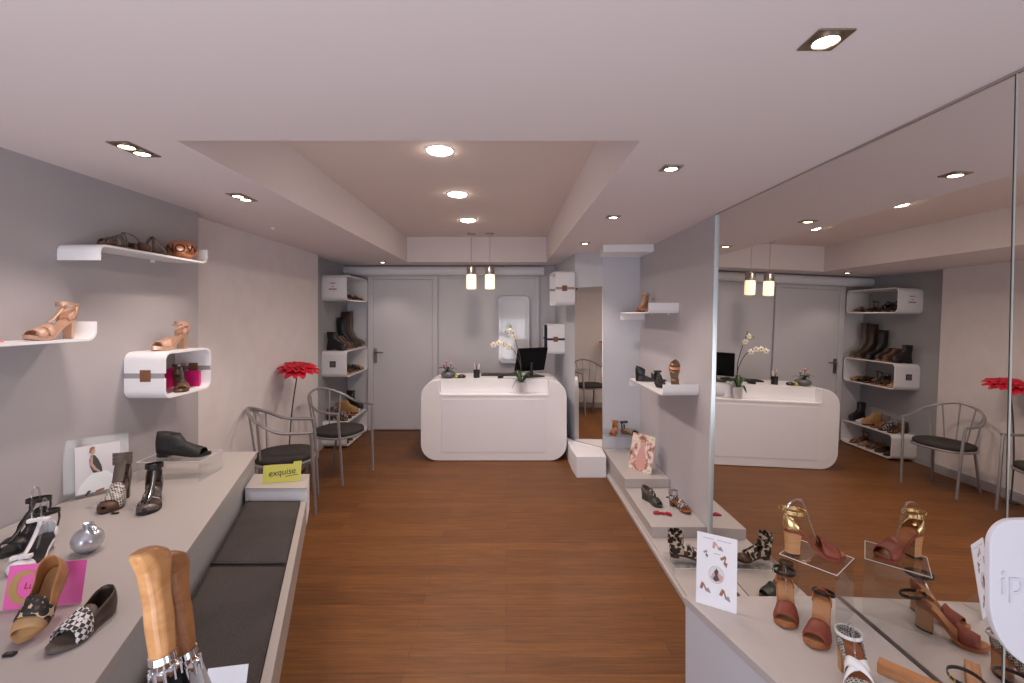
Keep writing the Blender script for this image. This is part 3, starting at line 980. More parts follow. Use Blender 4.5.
t = thing('computer_mouse', 'dark mouse at the front of the desk before the keyboard', 'mouse', (-0.06, 5.08, DT), R(70))
MB().loft([[(0.055 * k * math.cos(2 * PI * i / 16), 0.03 * k * math.sin(2 * PI * i / 16), z) for i in range(16)] for z, k in ((0.0005, 0.95), (0.012, 1.0), (0.022, 0.85), (0.030, 0.5), (0.032, 0.15))]).build('shell', M['black'], t, smooth=True)

t = thing('pen_cup', 'black cup of pens on the desk', 'pen holder', (-0.325, 5.10, DT))
MB().lathe([(0.034, 0.0005), (0.036, 0.09), (0.032, 0.09), (0.030, 0.006), (0.002, 0.006)], 18).build('cup', M['black'], t, smooth=True)
for k, (a, b, h_, m_) in enumerate(((0.014, 0.01, 0.15, 'paper'), (-0.016, 0.006, 0.16, 'paper'), (0.0, -0.014, 0.14, 'ink'), (-0.005, 0.016, 0.17, 'orchidpink'), (0.02, -0.01, 0.155, 'paper'))):
    MB().tube([(a * 0.6, b * 0.6, 0.008), (a * 1.7, b * 1.7, h_)], 0.0045, 6).build('pen', M[m_], t)

t = thing('plant_bowl', 'grey bowl with pink flower buds at the left end of the desk', 'plant', (-0.64, 5.10, DT))
MB().lathe([(0.03, 0.0005), (0.07, 0.012), (0.085, 0.04), (0.07, 0.065), (0.055, 0.07), (0.05, 0.06), (0.005, 0.055)], 22).build('bowl', M['greypot'], t, smooth=True)
def leaf_mb(base, tip, width, lift=0.02):
    b, t_ = Vector(base), Vector(tip)
    d = t_ - b
    side = d.cross(Vector((0, 0, 1)))
    if side.length < 1e-6: side = Vector((1, 0, 0))
    side.normalize()
    rings = []
    for i in range(7):
        u = i / 6
        c = b + d * u + Vector((0, 0, lift * math.sin(PI * u)))
        wv = width * max(0.06, math.sin(PI * (0.08 + 0.9 * u)))
        rings.append([c - side * wv + Vector((0, 0, 0.15 * wv)), c, c + side * wv + Vector((0, 0, 0.15 * wv))])
    return MB().loft(rings, closed_ring=False, caps=False)
for a in (150, 200, 100, 20, 260):
    tip = (0.11 * math.cos(R(a)), 0.09 * math.sin(R(a)), 0.075 + 0.03 * random.random())
    leaf_mb((0.01 * math.cos(R(a)), 0, 0.062), tip, 0.018, 0.03).build('leaf', M['leaf'], t, smooth=True, solid=0.002)
for (x, y, z) in ((-0.02, 0.0, 0.17), (0.03, 0.01, 0.14), (-0.045, -0.01, 0.13)):
    MB().tube(smooth_path([(x * 0.2, 0, 0.06), (x * 0.7, y, z * 0.75), (x, y, z)], 4), 0.003, 6).build('stem', M['stem'], t, smooth=True)
    MB().lathe([(0.003, -0.012), (0.014, 0.0), (0.016, 0.012), (0.006, 0.022)], 10, (x, y, z)).build('bud', M['orchidpink'], t, smooth=True)

t = thing('small_toy', 'small yellow-green and black trinket beside the grey bowl', 'trinket', (-0.49, 5.08, DT), R(10))
MB().loft([[(0.05 * k * math.cos(2 * PI * i / 14), 0.03 * k * math.sin(2 * PI * i / 14), z) for i in range(14)] for z, k in ((0.0005, 0.7), (0.012, 1.0), (0.028, 0.8), (0.038, 0.3))]).build('body', M['black'], t, smooth=True)
MB().loft([[(-0.055 + 0.026 * k * math.cos(2 * PI * i / 12), 0.022 * k * math.sin(2 * PI * i / 12), z) for i in range(12)] for z, k in ((0.0005, 0.7), (0.014, 1.0), (0.03, 0.7), (0.038, 0.2))]).build('head', M['yellowgreen'], t, smooth=True)

t = thing('potted_orchid', 'white orchid in a silver pot standing on the desk ledge', 'plant', (0.165, 4.925, NZ + 0.0045))
MB().lathe([(0.038, 0.0), (0.044, 0.02), (0.05, 0.115), (0.053, 0.125), (0.047, 0.125), (0.043, 0.10), (0.003, 0.10)], 22).build('pot', M['pot'], t, smooth=True)
for (tx_, ty_, tz_, wd) in ((-0.10, 0.01, 0.06, 0.030), (-0.13, 0.09, 0.20, 0.030), (0.14, 0.07, 0.20, 0.032), (0.10, -0.015, 0.175, 0.028), (-0.05, 0.12, 0.23, 0.026), (0.19, 0.10, 0.185, 0.024)):
    leaf_mb((0, 0.0, 0.11), (tx_, ty_, tz_), wd, 0.055).build('leaf', M['leaf'], t, smooth=True, solid=0.003)
st1 = smooth_path([(0, 0, 0.11), (-0.01, 0.04, 0.30), (-0.09, 0.05, 0.47), (-0.20, 0.05, 0.54), (-0.30, 0.05, 0.52)], 6)
st2 = smooth_path([(0, 0.01, 0.11), (-0.01, 0.05, 0.36), (-0.055, 0.06, 0.54), (-0.085, 0.06, 0.64), (-0.105, 0.06, 0.70)], 6)
for st in (st1, st2):
    MB().tube(st, 0.0042, 6).build('stem', M['stem'], t, smooth=True)
def orchid_flower(c, rz, s_=1.0):
    mb = MB()
    for k in range(5):
        p = leaf_mb((0, 0, 0), (0.040 * s_, 0, 0.0), 0.017 * s_, 0.006)
        p.move(Matrix.Translation(Vector(c)) @ Matrix.Rotation(rz, 4, 'Z') @ Matrix.Rotation(R(80), 4, 'X') @ Matrix.Rotation(2 * PI * k / 5 + 0.3, 4, 'Z'))
        mb.add(p.v, p.f)
    f_ = mb.build('flower', M['orchid'], t, smooth=True, solid=0.002)
    MB().lathe([(0.002, -0.006), (0.008, 0.0), (0.003, 0.007)], 8, (c[0], c[1] - 0.008, c[2])).build('flower_lip', M['yellowgreen'], f_, smooth=True)
for (c, rz) in (((-0.30, 0.035, 0.515), 0.2), ((-0.245, 0.03, 0.535), -0.2), ((-0.19, 0.03, 0.53), 0.3), ((-0.135, 0.03, 0.50), 0.0), ((-0.075, 0.04, 0.605), 0.4), ((-0.115, 0.045, 0.665), -0.3)):
    orchid_flower(c, rz, 0.95)
for c in ((-0.15, 0.05, 0.64), (-0.17, 0.05, 0.66), (-0.112, 0.06, 0.715)):
    MB().lathe([(0.002, -0.012), (0.010, 0.0), (0.004, 0.014)], 8, c).build('bud', M['yellowgreen'], t, smooth=True)


# ------------------------------------------------------------------ shoes
def sstep(a, b, x):
    t_ = min(1, max(0, (x - a) / (b - a)))
    return t_ * t_ * (3 - 2 * t_)

class Shoe:
    """a shoe along local +x (heel at -L/2, toe at +L/2), standing on local z = 0"""
    WP = ((0, 0.004), (0.015, 0.30), (0.05, 0.52), (0.11, 0.70), (0.20, 0.74), (0.32, 0.68), (0.45, 0.68), (0.58, 0.84), (0.70, 1.0), (0.80, 0.98), (0.88, 0.80), (0.94, 0.56), (0.98, 0.28), (1.0, 0.005))
    IP = ((0, 0.085), (0.2, 0.085), (0.35, 0.072), (0.5, 0.058), (0.65, 0.043), (0.8, 0.032), (0.92, 0.024), (1.0, 0.012))
    def __init__(s, name, label, cat, loc, rz, L=0.24, wd=0.074, heel=0.0, plat=0.012, group=None, pitch=0.0, roll=0.0, bend=0.010, lift=0.0, point=0.0):
        s.L, s.W, s.h, s.p, s.bend, s.point = L, wd / 2, heel, plat, bend, point
        rot = (Matrix.Rotation(rz, 4, 'Z') @ Matrix.Rotation(-pitch, 4, 'Y') @ Matrix.Rotation(roll, 4, 'X')).to_euler()
        s.root = thing(name, label, cat, (loc[0], loc[1], loc[2] + 0.0006 + lift), 0, group, rot)
    def interp(s, tab, t_):
        for (a, va), (b, vb) in zip(tab, tab[1:]):
            if t_ <= b:
                return va + (vb - va) * (t_ - a) / (b - a)
        return tab[-1][1]
    def w(s, t_):
        k = s.interp(s.WP, t_)
        if s.point and t_ > 0.7:
            k *= 1 - s.point * ((t_ - 0.7) / 0.3) ** 1.2 * 0.6
        return s.W * k
    def cy(s, t_):
        return s.bend * math.sin(PI * t_) - s.bend * 0.5
    def z(s, t_):
        return s.p + s.h * (1 - sstep(0.16, 0.70, t_)) + 0.006 * sstep(0.85, 1.0, t_)
    def x(s, t_):
        return (t_ - 0.5) * s.L
    def inst(s, t_):
        return s.interp(s.IP, t_)
    def sole(s, m, th=None, t0=0.0, t1=1.0, dz=0.0, k=1.0, name='sole'):
        th = s.p if th is None else th
        N = 30
        rings = []
        for i in range(N + 1):
            t_ = t0 + (t1 - t0) * i / N
            if 0 < i < 3 or N - 3 < i < N: t_ = t0 + (t1 - t0) * (i / N)
            zz = s.z(t_) + dz
            ww = max(0.0015, s.w(t_) * k)
            c = s.cy(t_)
            rings.append([(s.x(t_), c + ww * q, zz - (0.0015 if abs(q) < 0.5 else 0)) for q in (-1, -0.5, 0, 0.5, 1)] + [(s.x(t_), c + ww * q, zz - th) for q in (0.97, 0, -0.97)])
        MB().loft(rings).build(name, m, s.root, smooth=True)
        return s
    def insole(s, m):
        return s.sole(m, 0.003, 0.02, 0.985, 0.0018, 0.93, 'insole')
    def heel(s, m, style='block', t1=0.24, taper=0.9, cap=None):
        top = []
        K = 8
        ts = [0.004 + (t1 - 0.004) * (1 - math.cos(PI / 2 * i / K)) for i in range(K + 1)]
        for t_ in ts: top.append((s.x(t_), s.cy(t_) - s.w(t_) * 0.97, s.z(t_) - s.p + 0.0005))
        for t_ in reversed(ts): top.append((s.x(t_), s.cy(t_) + s.w(t_) * 0.97, s.z(t_) - s.p + 0.0005))
        cx_ = s.x(t1 * 0.5)
        c_ = s.cy(t1 * 0.5)
        def ring(k, z_, shift=0.0):
            return [(cx_ + shift + (a - cx_) * k, c_ + (b - c_) * k, z_) for a, b, _ in top]
        if style == 'block':
            rings = [ring(taper, 0.0), ring(taper * 0.99, s.h * 0.35)] + [ring(0.5 + 0.5 * taper, s.h * 0.75), top]
        elif style == 'slim':
            rings = [ring(0.30, 0.0, -0.012), ring(0.32, s.h * 0.4, -0.010), ring(0.45, s.h * 0.7, -0.006), top]
        else:
            rings = [ring(1.0, 0.0), top]
        h_ = MB().loft(rings).build('heel', m, s.root, smooth=True)
        if cap:
            MB().loft([[(a, b, 0.0) for a, b, _ in [Vector(p) for p in ring(taper * 1.01, 0)]], [(a, b, 0.007) for a, b, _ in [Vector(p) for p in ring(taper * 1.01, 0)]]]).build('heel_tip', cap, h_)
        return s
    def wedge(s, m, t1=0.62):
        rings = []
        for i in range(17):
            t_ = 0.005 + (t1 - 0.005) * i / 16
            ww = s.w(t_) * 0.97
            c = s.cy(t_)
            zz = max(0.001, s.z(t_) - s.p + 0.0005)
            rings.append([(s.x(t_), c - ww, 0), (s.x(t_), c + ww, 0), (s.x(t_), c + ww, zz), (s.x(t_), c - ww, zz)])
        MB().loft(rings).build('wedge_heel', m, s.root, smooth=True)
        return s
    def band(s, m, l0, l1, r0=None, r1=None, k=1.0, name='strap', th=0.0022, flat=1.0):
        r0 = l0 if r0 is None else r0
        r1 = l1 if r1 is None else r1
        rings = []
        for i in range(17):
            u = i / 16
            a, b = r0 + (l0 - r0) * u, r1 + (l1 - r1) * u
            ring = []
            n = max(2, int(abs(l1 - l0) * 24))
            for j in range(n + 1):
                t_ = min(0.995, max(0.005, a + (b - a) * j / n))
                ww = s.w(t_) * 1.015
                ang_ = PI * u
                cs = math.cos(ang_)
                yy = -math.copysign(abs(cs) ** 0.75, cs) * ww
                zz = s.z(t_) - 0.003 + math.sin(ang_) ** 0.85 * s.inst(t_) * k * flat
                ring.append((s.x(t_) - 0.10 * math.sin(ang_) * s.inst(t_) * (0.5 if s.h > 0.03 else 1), s.cy(t_) + yy, zz))
            rings.append(ring)
        MB().loft(rings, closed_ring=False, caps=False).build(name, m, s.root, smooth=True, solid=th)
        return s
    def lay(s, m, t0, t1, wd, k=1.0, name='t_strap', top=None):
        """strap along the instep from t0 (toe side) to t1 (ankle side)"""
        rings = []
        for i in range(11):
            u = i / 10
            t_ = t0 + (t1 - t0) * u
            zz = s.z(t_) + s.inst(t_) * k + 0.0025
            if top is not None:
                zz = s.z(t0) + s.inst(t0) * k + (top - s.z(t0) - s.inst(t0) * k) * u ** 1.3
            rings.append([(s.x(t_), s.cy(t_) + q * wd / 2, zz - abs(q) * 0.002) for q in (-1, 0, 1)])
        MB().loft(rings, closed_ring=False, caps=False).build(name, m, s.root, smooth=True, solid=0.002)
        return s
    def counter(s, m, t1=0.30, hb=0.055, hf=0.03, name='heel_counter', z0=0.0, flare=0.0, th=0.002):
        rings = []
        ts = []
        K = 12
        for i in range(K + 1):
            ts.append((0.006 + (t1 - 0.006) * (1 - math.sin(PI / 2 * i / K)), -1))
        for i in range(1, K + 1):
            ts.append((0.006 + (t1 - 0.006) * (1 - math.cos(PI / 2 * i / K)), 1))
        for t_, sd in ts:
            q = (t_ / t1) ** 0.9
            hh = hb + (hf - hb) * q
            ring = []
            for j in range(5):
                v_ = j / 4
                lean = 0.004 * math.sin(PI * v_) + flare * v_
                ww = max(0.002, s.w(t_) * 1.01)
                xx = s.x(t_) - (0.004 * math.sin(PI * v_) if t_ < 0.1 else 0) + v_ * 0.004
                ring.append((xx, s.cy(t_) + sd * (ww + lean * 0.5 - 0.10 * ww * v_), s.z(t_) + z0 - 0.003 * (1 - v_) + hh * v_))
            rings.append(ring)
        MB().loft(rings, closed_ring=False, caps=False).build(name, m, s.root, smooth=True, solid=th)
        return s
    def ankle(s, m, h=0.085, wd=0.012, rx=0.038, ry=0.030, tilt=0.14, t_=0.15, name='ankle_strap', buckle=None, dx=0.0):
        cx_, c_, cz_ = s.x(t_) + dx, s.cy(t_), s.z(t_) + h
        rings = []
        for i in range(28):
            a = 2 * PI * i / 28
            px, py = rx * math.cos(a), ry * math.sin(a)
            ring = []
            for (d, e) in ((0, -wd / 2), (0.002, -wd / 2), (0.002, wd / 2), (0, wd / 2)):
                ring.append((cx_ + px * (1 + d / rx), c_ + py * (1 + d / ry), cz_ + tilt * px + e))
            rings.append(ring)
        o_ = MB().loft(rings, loop=True).build(name, m, s.root, smooth=True)
        if buckle:
            MB().tube([(cx_ + 0.008, c_ - ry - 0.003, cz_ - wd * 0.7), (cx_ + 0.024, c_ - ry + 0.001, cz_ - wd * 0.6), (cx_ + 0.024, c_ - ry + 0.001, cz_ + wd * 0.8), (cx_ + 0.008, c_ - ry - 0.003, cz_ + wd * 0.7)], 0.0016, 6, closed=True).build('buckle', buckle, o_)
        return s
    def sling(s, m, h0=0.0, h1=0.085, t_=0.15, wd=0.012):
        """two uprights from the sole edge to the ankle strap, at the back"""
        for sd in (-1, 1):
            ww = s.w(0.12)
            p0 = Vector((s.x(0.12), s.cy(0.12) + sd * ww, s.z(0.12) + h0))
            p1 = Vector((s.x(t_) - 0.012, s.cy(t_) + sd * 0.028, s.z(t_) + h1))
            d = Vector((wd / 2, 0, 0))
            MB().loft([[p0 - d, p0 + d], [(p0 + p1) / 2 - d + Vector((0, sd * 0.003, 0)), (p0 + p1) / 2 + d + Vector((0, sd * 0.003, 0))], [p1 - d, p1 + d]], closed_ring=False, caps=False).build('side_strap', m, s.root, smooth=True, solid=0.002)
        return s
    def hoop(s, m, top=0.13, r=0.004, t0=0.08, t1=0.72):
        z0, z1 = s.z(t0) + 0.006, s.z(t1) + 0.012
        zt = s.z(0.12) + top
        pts = smooth_path([(s.x(t0), s.cy(t0), z0), (s.x(t0) + 0.006, s.cy(t0), zt - 0.03), (s.x(t0) + 0.022, s.cy(t0), zt - 0.005), (s.x(0.28), s.cy(0.28), zt), (s.x(0.36), s.cy(0.36), zt - 0.025), (s.x(t1 - 0.13), s.cy(t1), z1 + 0.045), (s.x(t1), s.cy(t1), z1)], 6)
        MB().tube(pts, r, 8).build('clear_shaper', m, s.root, smooth=True)
        return s
    def bow(s, m, t_, size=0.022, k=1.0, name='bow', zz=None):
        z_ = s.z(t_) + s.inst(t_) * k + 0.006 if zz is None else zz
        mb = MB()
        for sd in (-1, 1):
            mb.loft([[(s.x(t_) - hh, s.cy(t_) + sd * d, z_ - 0.004), (s.x(t_) + hh, s.cy(t_) + sd * d, z_ - 0.004), (s.x(t_) + hh, s.cy(t_) + sd * d, z_ + 0.006), (s.x(t_) - hh, s.cy(t_) + sd * d, z_ + 0.006)] for d, hh in ((0.002, 0.003), (size * 0.6, size * 0.42), (size, size * 0.5), (size * 1.15, size * 0.2))])
        mb.box(s.x(t_) - 0.005, s.x(t_) + 0.005, s.cy(t_) - 0.005, s.cy(t_) + 0.005, z_ - 0.005, z_ + 0.009)
        mb.build(name, m, s.root, bevel=0.002)
        return s
    def shell(s, m, secs, name='upper', wk=1.0, open_top=True, sub=False):
        """stacked level sections (z, x_back, x_front, half_width) as fractions/metres -> a closed upper or a boot"""
        rings = []
        for (z_, xb, xf_, hw) in secs:
            cx_, rx_ = (xb + xf_) / 2 - s.L / 2, (xf_ - xb) / 2
            ring = []
            for i in range(24):
                a = 2 * PI * i / 24
                ca, sa = math.cos(a), math.sin(a)
                e = 0.75
                ring.append((cx_ + rx_ * math.copysign(abs(ca) ** e, ca), math.copysign(abs(sa) ** e, sa) * hw * wk * (1.0 if ca < 0.3 else 1.05 - 0.1 * (ca - 0.3)), z_))
            rings.append(ring)
        mb = MB().loft(rings, caps=False)
        n_ = len(mb.v)
        mb.f.append(tuple(range(23, -1, -1)))
        o_ = mb.build(name, m, s.root, smooth=True, solid=0.003 if open_top else 0)
        if open_top:
            zt, xb, xf_, hw = secs[-1]
            cx_, rx_ = (xb + xf_) / 2 - s.L / 2, (xf_ - xb) / 2
            MB().loft([[(cx_ + rx_ * 0.9 * k * math.cos(2 * PI * i / 16), hw * 0.9 * k * math.sin(2 * PI * i / 16), zt - 0.02) for i in range(16)] for k in (1.0, 0.5)]).build('lining', M['darkbrown'], s.root)
        return s

def boot_secs(L, hgt, shaft=0.052, hl=0.0, wd=0.036):
    b = 0.012 + hl
    sec = [(0.010 + hl * 0.4, 0.004, L, wd * 0.98), (b + 0.018, 0.004, L * 0.985, wd), (b + 0.036, 0.006, L * 0.90, wd * 0.98), (b + 0.052, 0.010, L * 0.74, wd * 0.92), (b + 0.070, 0.012, L * 0.60, wd * 0.86), (b + 0.095, 0.010, L * 0.50, wd * 0.82)]
    if hgt <= 0.255:
        sec += [(b + 0.12, 0.006, L * 0.45, wd * 0.84)]
        if hgt > b + 0.125:
            sec.append((hgt, 0.002, L * 0.47, wd * 0.92))
    else:
        sec += [(b + 0.12, 0.006, L * 0.46, wd * 0.84), (0.20, 0.0, 2 * shaft, shaft * 0.80), (0.28, -0.004, 2 * shaft + 0.0, shaft * 0.90), (hgt, -0.004, 2 * shaft - 0.002, shaft * 0.94)]
    return sec

def boot(label, loc, rz, m, hgt=0.38, hl=0.015, L=0.25, sole_m='darkbrown', group=None, name='boot', cat='boot', **k):
    s = Shoe(name, label, cat, loc, rz, L, 0.078, hl, 0.010, group, **k)
    s.sole(M[sole_m], 0.010)
    s.heel(M[sole_m], 'block', 0.26, 1.0)
    s.shell(M[m], boot_secs(L, hgt, 0.047, hl))
    return s

def simple_sandal(label, loc, rz, sole_m, strap_m, heel=0.03, L=0.235, group=None, style='cross', wedge=False, name='sandal', **k):
    s = Shoe(name, label, 'sandal', loc, rz, L, 0.076, heel, 0.012, group, **k)
    s.sole(M[sole_m])
    s.insole(M['tan_in'] if sole_m != 'blackleather' else M['darkbrown'])
    if heel > 0.005:
        s.wedge(M[sole_m]) if wedge else s.heel(M[sole_m], 'block')
    if style == 'cross':
        s.band(M[strap_m], 0.62, 0.72, 0.74, 0.84)
        s.band(M[strap_m], 0.74, 0.84, 0.62, 0.72, 1.06)
        s.ankle(M[strap_m], 0.075, 0.012, buckle=M['chrome'])
        s.sling(M[strap_m], 0, 0.075)
    elif style == 'mule':
        s.band(M[strap_m], 0.52, 0.86, name='vamp')
    elif style == 'gladiator':
        for q in (0.42, 0.56, 0.70, 0.82):
            s.band(M[strap_m], q - 0.035, q + 0.035)
        s.lay(M[strap_m], 0.84, 0.30, 0.014)
        s.ankle(M[strap_m], 0.07, 0.016, buckle=M['chrome'])
        s.counter(M[strap_m], 0.22, 0.06, 0.04)
    elif style == 'flat':
        s.band(M[strap_m], 0.52, 0.97, name='vamp')
        s.counter(M[strap_m], 0.56, 0.055, 0.03, name='quarter')
    return s

def heading(hx, hy, tx, ty):
    return math.atan2(ty - hy, tx - hx)

# ---- left wall shelves
g = 'sandals on the left wall shelves'
zs = 1.864
s = Shoe('sandal', 'brown strappy flat sandal left of the copper ball', 'sandal', (-1.855, 2.21, zs), R(-80), 0.25, 0.078, 0.0, 0.014)
s.sole(M['brown']).insole(M['brown'])
for q in (0.50, 0.60, 0.70, 0.80): s.band(M['pewter'], q - 0.022, q + 0.022, q - 0.05, q - 0.01, 1.1)
s.band(M['brown'], 0.82, 0.93)
s.counter(M['brown'], 0.24, 0.035, 0.02)
s.ankle(M['pewter'], 0.05, 0.010, 0.045, 0.032, 0.5)
s2 = Shoe('sandal', 'brown sandal with a raised crossing strap touching the copper ball', 'sandal', (-1.865, 2.452, zs), R(78), 0.19, 0.072, 0.0, 0.02)
s2.sole(M['brown']).insole(M['brown'])
s2.band(M['pewter'], 0.30, 0.38, 0.62, 0.70, 1.35)
s2.band(M['brown'], 0.62, 0.70, 0.30, 0.38, 1.4)
s2.counter(M['brown'], 0.24, 0.04, 0.025)

ball = thing('decorative_ball', 'copper ball lettered NOW on the highest left shelf', 'ornament', (-1.845, 2.625, zs), 0)
rb, hb_ = 0.078, 0.056
prof = [(0.004, 0.0)] + [(rb * math.cos(R(a)), hb_ + hb_ * math.sin(R(a))) for a in range(-80, 90, 10)] + [(0.002, 2 * hb_)]
MB().lathe(prof, 32).build('body', M['copper'], ball, smooth=True, angle=80)
fdir = math.atan2(-2.625, 1.845)
def wrap_ball(c):
    lon = fdir + c.x / rb * 1.0
    lat = c.y / hb_ * 0.9
    k = 1.004 + (0.03 if c.z > 0 else 0)
    return Vector((rb * k * math.cos(lat) * math.cos(lon), rb * k * math.cos(lat) * math.sin(lon), hb_ + hb_ * k * math.sin(lat)))
text_mesh('lettering', 'NOW', 0.068, M['copperdark'], ball, None, 0.002, wrap_ball)

s = Shoe('heeled_sandal', 'nude high heeled sandal on the left-edge wall shelf', 'sandal', (-1.835, 1.86, 1.4545), R(-90), 0.205, 0.072, 0.065, 0.014)
s.sole(M['nude']).insole(M['nude']).heel(M['rose'], 'block', 0.20, 0.72)
s.band(M['nude'], 0.58, 0.70, 0.66, 0.76).band(M['nude'], 0.74, 0.88).counter(M['nude'], 0.26, 0.05, 0.02)
s.lay(M['nude'], 0.60, 0.26, 0.016, top=0.135)
s.ankle(M['rose'], 0.062, 0.012, buckle=M['gold']).sling(M['nude'], 0, 0.062)
tgp = thing('price_tag', 'small pale pink tag lying by the nude sandal toe', 'price tag', (-1.80, 1.62, 1.4545), R(20))
MB().prism(rrect(0.035, 0.05, 0.008, 3), 0.0003, 0.012).build('card', M['orchidpink'], tgp)

s = Shoe('heeled_sandal', 'nude sandal standing on top of the pink-lined wall box', 'sandal', (-1.84, 2.53, 1.3615), R(-97), 0.23, 0.072, 0.065, 0.02)
s.sole(M['rose']).insole(M['nude']).heel(M['rose'], 'block', 0.24, 0.9)
s.band(M['nude'], 0.62, 0.86, name='vamp').counter(M['nude'], 0.26, 0.05, 0.02)
s.ankle(M['nude'], 0.052, 0.022, buckle=M['gold']).bow(M['nude'], 0.27, 0.030, zz=0.132).sling(M['nude'], 0, 0.045)
s = Shoe('heeled_sandal', 'bronze t-strap sandal inside the pink-lined wall box', 'sandal', (-1.815, 2.57, 1.1315), R(-48), 0.185, 0.070, 0.055, 0.012)
s.sole(M['bronze']).insole(M['bronze']).heel(M['bronze'], 'block', 0.22, 0.8)
s.band(M['bronze'], 0.66, 0.93, name='vamp').lay(M['pewter'], 0.70, 0.24, 0.022, top=0.145).counter(M['bronze'], 0.24, 0.075, 0.03).ankle(M['pewter'], 0.065, 0.016)

# ---- left display table
tzs = tz
def tpos(hx, hy, tx, ty): return ((hx + tx) / 2, (hy + ty) / 2), heading(hx, hy, tx, ty)
# acrylic riser with the black open shoe
def riser(label, loc, rz, wx, wy, h_, name='acrylic_riser'):
    t = thing(name, label, 'display stand', loc, rz)
    th = 0.005
    MB().box(-wx / 2, wx / 2, -wy / 2, wy / 2, h_ - th, h_).build('top_plate', M['clear'], t)
    for sd in (-1, 1):
        a, b = sorted((sd * wx / 2, sd * (wx / 2 - th)))
        MB().box(a, b, -wy / 2, wy / 2, 0.0005, h_ - th).build('side_plate', M['clear'], t)
    e = MB()
    r_ = 0.0012
    for y in (-wy / 2, wy / 2):
        e.tube([(-wx / 2, y, h_), (wx / 2, y, h_)], r_, 4)
    for x in (-wx / 2, wx / 2):
        e.tube([(x, -wy / 2, h_), (x, wy / 2, h_)], r_, 4)
    e.build('polished_edge', M['acrylic_edge'], t)
    return t
riser('clear riser under the black open shoe on the left table', (-1.66, 2.36, tz), R(2), 0.30, 0.20, 0.10)
s = Shoe('open_shoe', 'black mesh open-toe shoe on a clear riser by the left wall', 'shoe', (-1.645, 2.36, tz + 0.1005), R(4), 0.265, 0.080, 0.012, 0.012)
s.sole(M['blackleather']).insole(M['blackleather']).heel(M['blackleather'], 'block', 0.24, 1.0)
s.band(M['blackmesh'], 0.30, 0.86, name='mesh_upper', k=1.05)
s.counter(M['blackmesh'], 0.36, 0.105, 0.085, name='mesh_quarter')
s.shell(M['blackmesh'], [(0.055, 0.045, 0.145, 0.030), (0.085, 0.032, 0.125, 0.028), (0.112, 0.025, 0.105, 0.028)], name='cuff')

(p, a) = tpos(-1.735, 2.105, -1.655, 1.90)
s = Shoe('heeled_sandal', 'taupe studded sandal with a tall strappy ankle cuff in front of the framed picture', 'sandal', (p[0], p[1], tz), a, 0.225, 0.084, 0.075, 0.014)
s.sole(M['brown']).insole(M['taupe']).heel(M['taupe'], 'block', 0.24, 0.85)
s.band(M['brown'], 0.84, 0.985, name='toe_cap').band(M['pewterstud'], 0.52, 0.84, name='studded_vamp', k=1.15)
s.counter(M['taupe'], 0.30, 0.10, 0.03)
for q, hh in enumerate((0.070, 0.088, 0.106)):
    s.ankle(M['taupe'], hh, 0.017, 0.040, 0.032, 0.25, dx=0.006)
s.lay(M['taupe'], 0.50, 0.32, 0.040, top=0.175)

(p, a) = tpos(-1.575, 2.075, -1.475, 1.885)
s = Shoe('heeled_sandal', 'dark pewter t-strap sandal beside the taupe studded sandal', 'sandal', (p[0], p[1], tz), a, 0.215, 0.084, 0.055, 0.013)
s.sole(M['blackleather']).insole(M['taupe']).heel(M['blackleather'], 'block', 0.24, 0.85)
s.band(M['pewter'], 0.84, 0.985, name='toe_cap').band(M['pewter'], 0.64, 0.72).band(M['pewter'], 0.50, 0.57)
s.counter(M['pewter'], 0.32, 0.085, 0.04).lay(M['chrome'], 0.86, 0.22, 0.006, top=0.165).ankle(M['blackleather'], 0.085, 0.020, 0.036, 0.032, 0.1, name='bow_collar')
s.lay(M['blackleather'], 0.86, 0.22, 0.020, top=0.161)

# acrylic plate with the fashion picture, leaning on the wall
pic = thing('picture_stand', 'clear plate holding a picture of a person in a white skirt', 'picture', (-1.858, 2.10, tz), R(-40))
pm = Matrix.Translation((0, 0, 0.001)) @ Matrix.Rotation(R(-7.0), 4, 'Y') @ Matrix.Rotation(R(90), 4, 'Z') @ Matrix.Rotation(R(90), 4, 'X') @ Matrix.Diagonal((0.74, 0.98, 1, 1))
def flat(outline, d0, d1):
    return MB().prism(outline, d0, d1).move(pm)
flat(rrect(0.31, 0.27, 0.004, 2, 0, 0.135), -0.004, 0.0).build('clear_plate', M['clear'], pic)
flat(rrect(0.215, 0.215, 0.002, 2, 0.005, 0.125), 0.0004, 0.0012).build('page', M['pageprint'], pic)
flat([(-0.10, 0.02), (0.075, 0.02), (0.085, 0.07), (0.045, 0.105), (-0.01, 0.112), (-0.04, 0.095), (-0.08, 0.06)], 0.0013, 0.0018).build('printed_skirt', M['whiteprint'], pic)
flat([(-0.02, 0.105), (0.022, 0.105), (0.020, 0.13), (0.004, 0.165), (-0.012, 0.186), (-0.030, 0.186), (-0.037, 0.165), (-0.034, 0.135)], 0.0019, 0.0024).build('printed_top', M['darkprint'], pic)
flat([(-0.032, 0.178), (-0.020, 0.185), (-0.022, 0.15), (-0.005, 0.125), (0.014, 0.108), (0.006, 0.104), (-0.018, 0.12), (-0.034, 0.145)], 0.0025, 0.0029).build('printed_arm', M['skin'], pic)
flat([(-0.022 + 0.013 * math.cos(2 * PI * k / 12), 0.205 + 0.016 * math.sin(2 * PI * k / 12)) for k in range(12)], 0.0025, 0.0029).build('printed_face', M['skin'], pic)
flat([(-0.038, 0.200), (-0.033, 0.222), (-0.018, 0.226), (-0.008, 0.218), (-0.022, 0.212), (-0.030, 0.196)], 0.0030, 0.0034).build('printed_hair', M['brownprint'], pic)
